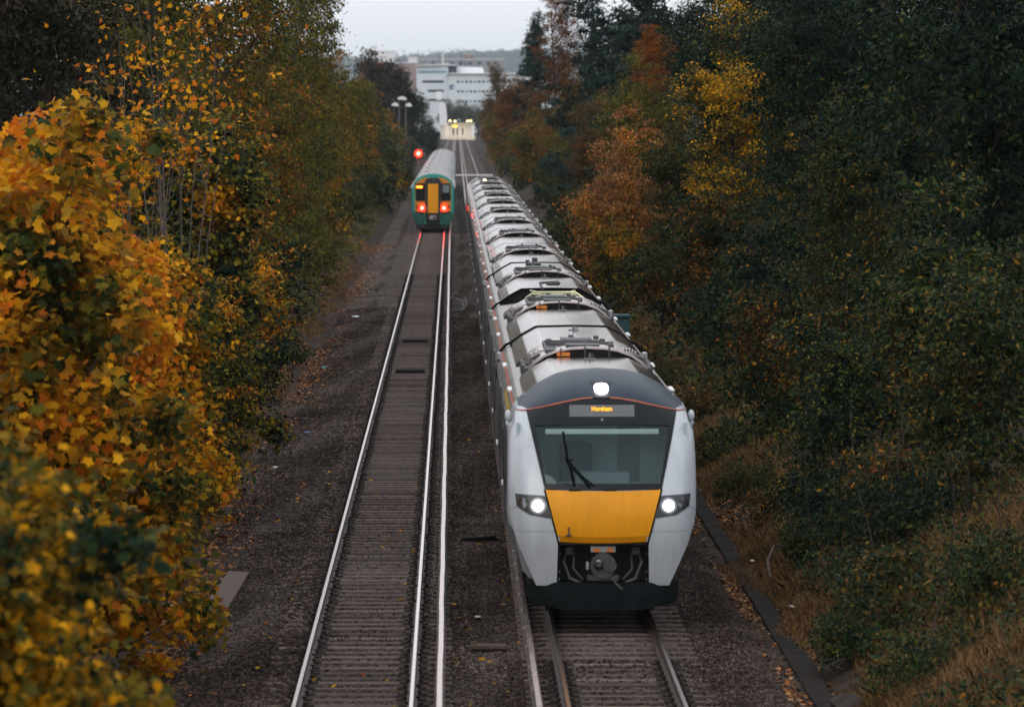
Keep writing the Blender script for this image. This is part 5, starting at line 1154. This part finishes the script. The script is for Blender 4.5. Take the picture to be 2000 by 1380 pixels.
# ------------------------------------------------------------ station in the distance
ST = empty('station_building', (0, 1500, -.2), 'cream station building with dark doorways at the far end of the tracks', 'station')
mb = MB(); mb.prism([(-3.3, 1.1), (6.5, 1.1), (6.5, 4.55), (2.4, 4.75), (-1.4, 4.3), (-1.4, 4.9), (-3.3, 5.2)], 0, 12); mb.build('wall', [M['cream']], ST)
mb = MB(); mb.prism([(-3.6, .1), (6.3, -.35), (6.9, .3), (6.7, 1.1), (-3.6, 1.1)], -3.5, 14); mb.build('platform', [M['cream']], ST)
for x_ in (.15, 1.4, 3.05, 6.05):
    mb = MB(); mb.bbox(x_-.22, x_+.22, -.06, .02, 1.35, 3.4, .02); mb.build('doorway', [M['dark']], ST)
mb = MB(); mb.bbox(-1.6, 6.8, -1.5, 3, 4.75, 4.95, .04); mb.build('canopy', [M['cream']], ST)
mb = MB(); mb.bbox(5.4, 6.8, -3, -1.2, 3.3, 4.0, .1); mb.bbox(5.7, 6.5, -2.8, -1.4, 1.1, 3.3, .05); mb.build('kiosk', [M['wallw']], ST)
o = empty('stair_tower', (-3.1, 1480, 0), 'white rounded stair tower left of the station', 'tower')
mb = MB(); mb.prism([(-1.0, 4.0), (1.35, 4.0), (1.45, 6.5), (1.1, 10.4), (.4, 11.0), (-.8, 11.0), (-1.2, 9.5), (-.8, 6.5)], 0, 3); mb.build('tower_wall', [M['roofw']], o)
mb = MB(); mb.cyl((0, 1, 0), (0, 1, 4.0), .5, 10); mb.build('tower_column', [M['cream']], o)
mb = MB(); mb.bbox(-1.9, -.2, 20, 24, 11.6, 14.2, .2); mb.build('upper_landing', [M['wallw']], o)
for (x_, z_, lb) in [(-2.3, 5.3, 'lit lamp in front of the white stair tower, leftmost of the five station lamps'), (-.75, 5.4, 'lit lamp just right of the white stair tower'), (.7, 5.3, 'small lit lamp directly above the yellow station display'), (4.5, 5.35, 'left lamp of the bright pair at the right end of the station'), (5.45, 5.4, 'right lamp of the bright pair at the right end of the station')]:
    r = empty('platform_lamp', (x_, 1493, 0), lb, 'lamp', 'lit lamps above the station')
    mb = MB(); mb.cyl((0, 0, .9), (0, 0, z_-.1), .05, 6); mb.build('pole', [M['mast']], r); mb = MB(); mb.ball((0, -.1, z_), .22, 7, (1.4, 1, .7)); mb.build('lamp', [M['lampwarm']], r)
    ld = bpy.data.lights.new('platform_lamp_light', 'POINT'); ld.energy = 90; ld.color = (1, .88, .68); ld.shadow_soft_size = .3
    lo = bpy.data.objects.new('platform_lamp_light', ld); C.objects.link(lo); lo.parent = r; lo.location = (0, -2.2, z_-.4)
r = empty('platform_sign', (.62, 1492, 0), 'glowing yellow display hanging above the station platform', 'sign')
mb = MB(); mb.bbox(-.6, .7, -.1, .1, 3.5, 4.1, .05); mb.build('display', [emis('yellow_display', (1, .55, .01), 3)], r); mb = MB(); mb.bbox(-.3, -.2, -.05, .05, .9, 3.5, .01); mb.build('post', [M['mast']], r)
# ------------------------------------------------------------ buildings
OB = empty('office_building', (0, 2000, 0), 'large white office block with rows of square windows above the station', 'office')
mb = MB(); mb.prism([(-1.7, 0), (40, 0), (40, 23.3), (-1.7, 23.3)], 0, 25); mb.build('right_wing', [M['wall']], OB)
mb = MB(); mb.prism([(-1.4, 23.5), (40, 23.3), (40, 23.9), (-.4, 23.95), (-2.6, 23.1)], -1.2, 26); mb.build('right_eaves', [M['roofw']], OB)
mb = MB(); mb.prism([(1.6, 23.95), (12.5, 23.95), (12.5, 25.6), (11.5, 26.2), (1.6, 26.5)], 6, 20); mb.build('penthouse', [M['roofw']], OB)
mb = MB(); mb.prism([(-14.5, 0), (-1.8, 0), (-1.8, 26.6), (-14.5, 26.6)], 2, 24, ); mb.build('left_wing', [M['wall']], OB)
mb = MB(); mb.prism([(-15, 26.65), (-2.0, 27.0), (2.2, 26.9), (-2.2, 27.7), (-14.8, 26.95)], .6, 25); mb.build('left_roof', [M['roofw']], OB)
mb = MB(); mb.prism([(-2.2, 24.0), (1.6, 24.0), (1.6, 26.6), (-2.2, 26.6)], 3, 5); mb.build('roof_terrace_window', [M['win']], OB)
for zc_ in (20.35, 16.45, 12.45, 8.5):
    for i in range(9):
        xx = 2.3+i*1.68; mb = MB(); mb.bbox(xx-.5, xx+.5, -.06, .02, zc_-.5, zc_+.5, .02); mb.build('window', [M['win' if (i*7+int(zc_)) % 3 else 'winb']], OB)
mb = MB(); mb.bbox(-14.0, -2.3, 1.92, 2.02, 23.7, 24.8, .03); mb.build('window_band', [M['winb']], OB)
for (zc_, a_) in ((20.4, -12.2), (16.7, -10), (13, -10)):
    mb = MB(); mb.bbox(a_, -3.6, 1.92, 2.02, zc_-.5, zc_+.5, .03); mb.build('window_band', [M['win']], OB)
mb = MB(); mb.cur = 0; mb.bbox(-1.2, .6, -.08, .02, 17.2, 19.1, .02); mb.cur = 1; mb.bbox(-.2, .4, -.12, -.08, 17.5, 18.0, .01); mb.bbox(.05, .3, -.12, -.08, 18.0, 18.7, .01); mb.build('wall_sign', [M['sign'], M['headw']], OB)
mb = MB(); mb.cyl((5.2, 8, 27), (5.2, 8, 28.6), .35, 8); mb.build('flue', [M['mast']], OB)
def block(name, x0, x1, D, z1, m, label, feats=()):
    r = empty(name, ((x0+x1)/2, D, 0), label, 'building'); w_ = (x1-x0)/2
    mb = MB(); mb.bbox(-w_, w_, 0, 18, 0, z1, .1); mb.build('wall', [M[m]], r)
    mb = MB(); mb.bbox(-w_-.2, w_+.2, -.3, 18.3, z1, z1+.35, .05); mb.build('roof', [M['roofw']], r)
    for (a, b_, c_, d_, mm) in feats: mb = MB(); mb.bbox(a, b_, -.08, .02, c_, d_, .02); mb.build('window', [M[mm]], r)
    return r
p = 2200/9700
block('white_building', (715-884)*p, (773-884)*p, 2200, 7.57+(222-101)*p, 'wallw', 'plain white flat roofed building at the left of the skyline', [(-1.2, 1.4, 29, 30.6, 'mast')])
block('red_brick_building', (705-884)*p, (763-884)*p, 2170, 7.57+(222-122)*2170/9700, 'wallr', 'red brick building below the plain white building', [(-4, -1, 25, 26.5, 'win'), (1, 4, 25, 26.5, 'win')])
block('brick_building', (764-884)*p, (818-884)*p, 2150, 7.57+(222-124)*2150/9700, 'wallp', 'pinkish brick building left of the white office block', [(-4, -2, 24, 25.5, 'win'), (1, 3, 24, 25.5, 'win')])
block('small_white_block', (797-884)*2400/9700, (815-884)*2400/9700, 2400, 7.57+(222-113)*2400/9700, 'wallw', 'small white rooftop block above the pinkish brick building')
block('long_grey_building', (815-884)*2700/9700, (985-884)*2700/9700, 2700, 7.57+(222-117)*2700/9700, 'wallg', 'long low greyish building behind the office block', [(-16+q*5, -14+q*5, 34, 35.5, 'win') for q in range(7)])
block('pale_house', (905-884)*2900/9700, (927-884)*2900/9700, 2900, 7.57+(222-106)*2900/9700, 'wallp', 'pale house among the hillside trees behind the office block', [(-2, -1, 39, 40.5, 'win'), (1, 2, 39, 40.5, 'win')])
for (px, top, D, lab) in [(857, 97, 2350, 'leftmost of the three thin masts behind the office block'), (878, 104, 2350, 'middle one of the three thin masts behind the office block'), (901, 103, 2350, 'rightmost of the three thin masts behind the office block')]:
    r = empty('thin_mast', ((px-884)*D/9700, D, 0), lab, 'mast', 'thin masts on the skyline'); h_ = 7.57+(222-top)*D/9700
    mb = MB(); mb.cyl((0, 0, 0), (0, 0, h_), .22, 6, .12); mb.build('pole', [M['mast']], r); mb = MB(); mb.bbox(-.5, .5, -.1, .1, h_-2, h_-1.8, .02); mb.build('crossarm', [M['mast']], r)
r = empty('white_vent_stack', ((865-884)*2350/9700, 2350, 0), 'short white stack standing between the thin masts', 'stack'); h_ = 7.57+(222-101)*2350/9700
mb = MB(); mb.cyl((0, 0, 20), (0, 0, h_), .55, 10, .4); mb.cyl((0, 0, h_-.6), (0, 0, h_-.3), .62, 10); mb.build('stack', [M['headw']], r)
# ------------------------------------------------------------ wooded hills
rs = np.random.RandomState(21); V = []; F = []
hx = np.linspace(-2200, 2200, 141); hy = np.linspace(9400, 13000, 9)
for y in hy:
    for x in hx: V.append((x, y, -1+(118+10*math.sin(x*.003+1)+6*math.sin(x*.009))*math.sin(min(1, (y-9400)/1500)*math.pi/2)))
F = [(j*141+i, j*141+i+1, (j+1)*141+i+1, (j+1)*141+i) for j in range(8) for i in range(140)]
tag(link('hills', raw_mesh('hills', V, F, [mat('hill_ground', (.10, .13, .12), .95, noise=(.01, .6, 1.4))], True)), 'low wooded hills on the horizon', None, None, 'structure')
n = 2600; x = rs.uniform(-560, 560, n); y = 9500+rs.uniform(0, 1, n)*1600
zz = -1+(118+10*np.sin(x*.003+1)+6*np.sin(x*.009))*np.sin(np.minimum(1, (y-9400)/1500)*math.pi/2)
P = []; 
for i in range(n):
    r_ = rs.uniform(7, 17)*(1+.5*(rs.uniform() > .85)); q = rs.normal(0, 1, (60, 3)); q /= np.linalg.norm(q, axis=1)[:, None]; q[:, 2] = np.abs(q[:, 2])*1.1; P.append(np.array([x[i], y[i], zz[i]])+q*r_*rs.uniform(.6, 1.05, (60, 1)))
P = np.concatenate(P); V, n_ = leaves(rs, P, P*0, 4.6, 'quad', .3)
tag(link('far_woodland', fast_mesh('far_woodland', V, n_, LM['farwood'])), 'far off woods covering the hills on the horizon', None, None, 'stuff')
# ------------------------------------------------------------ haze
hz = bpy.data.materials.new('haze'); hz.use_nodes = True; t = hz.node_tree; t.nodes.clear(); v = t.nodes.new('ShaderNodeVolumePrincipled'); o_ = t.nodes.new('ShaderNodeOutputMaterial')
v.inputs['Color'].default_value = (.80, .91, 1, 1); v.inputs['Density'].default_value = 5.0e-5; v.inputs['Anisotropy'].default_value = .2
t.links.new(v.outputs[0], o_.inputs['Volume'])
mb = MB(); mb.box(-4200, 4200, -200, 14200, -90, 190); o = mb.build('haze', [hz]); tag(o, 'thin blue grey autumn haze hanging over the line and town', None, None, 'stuff')
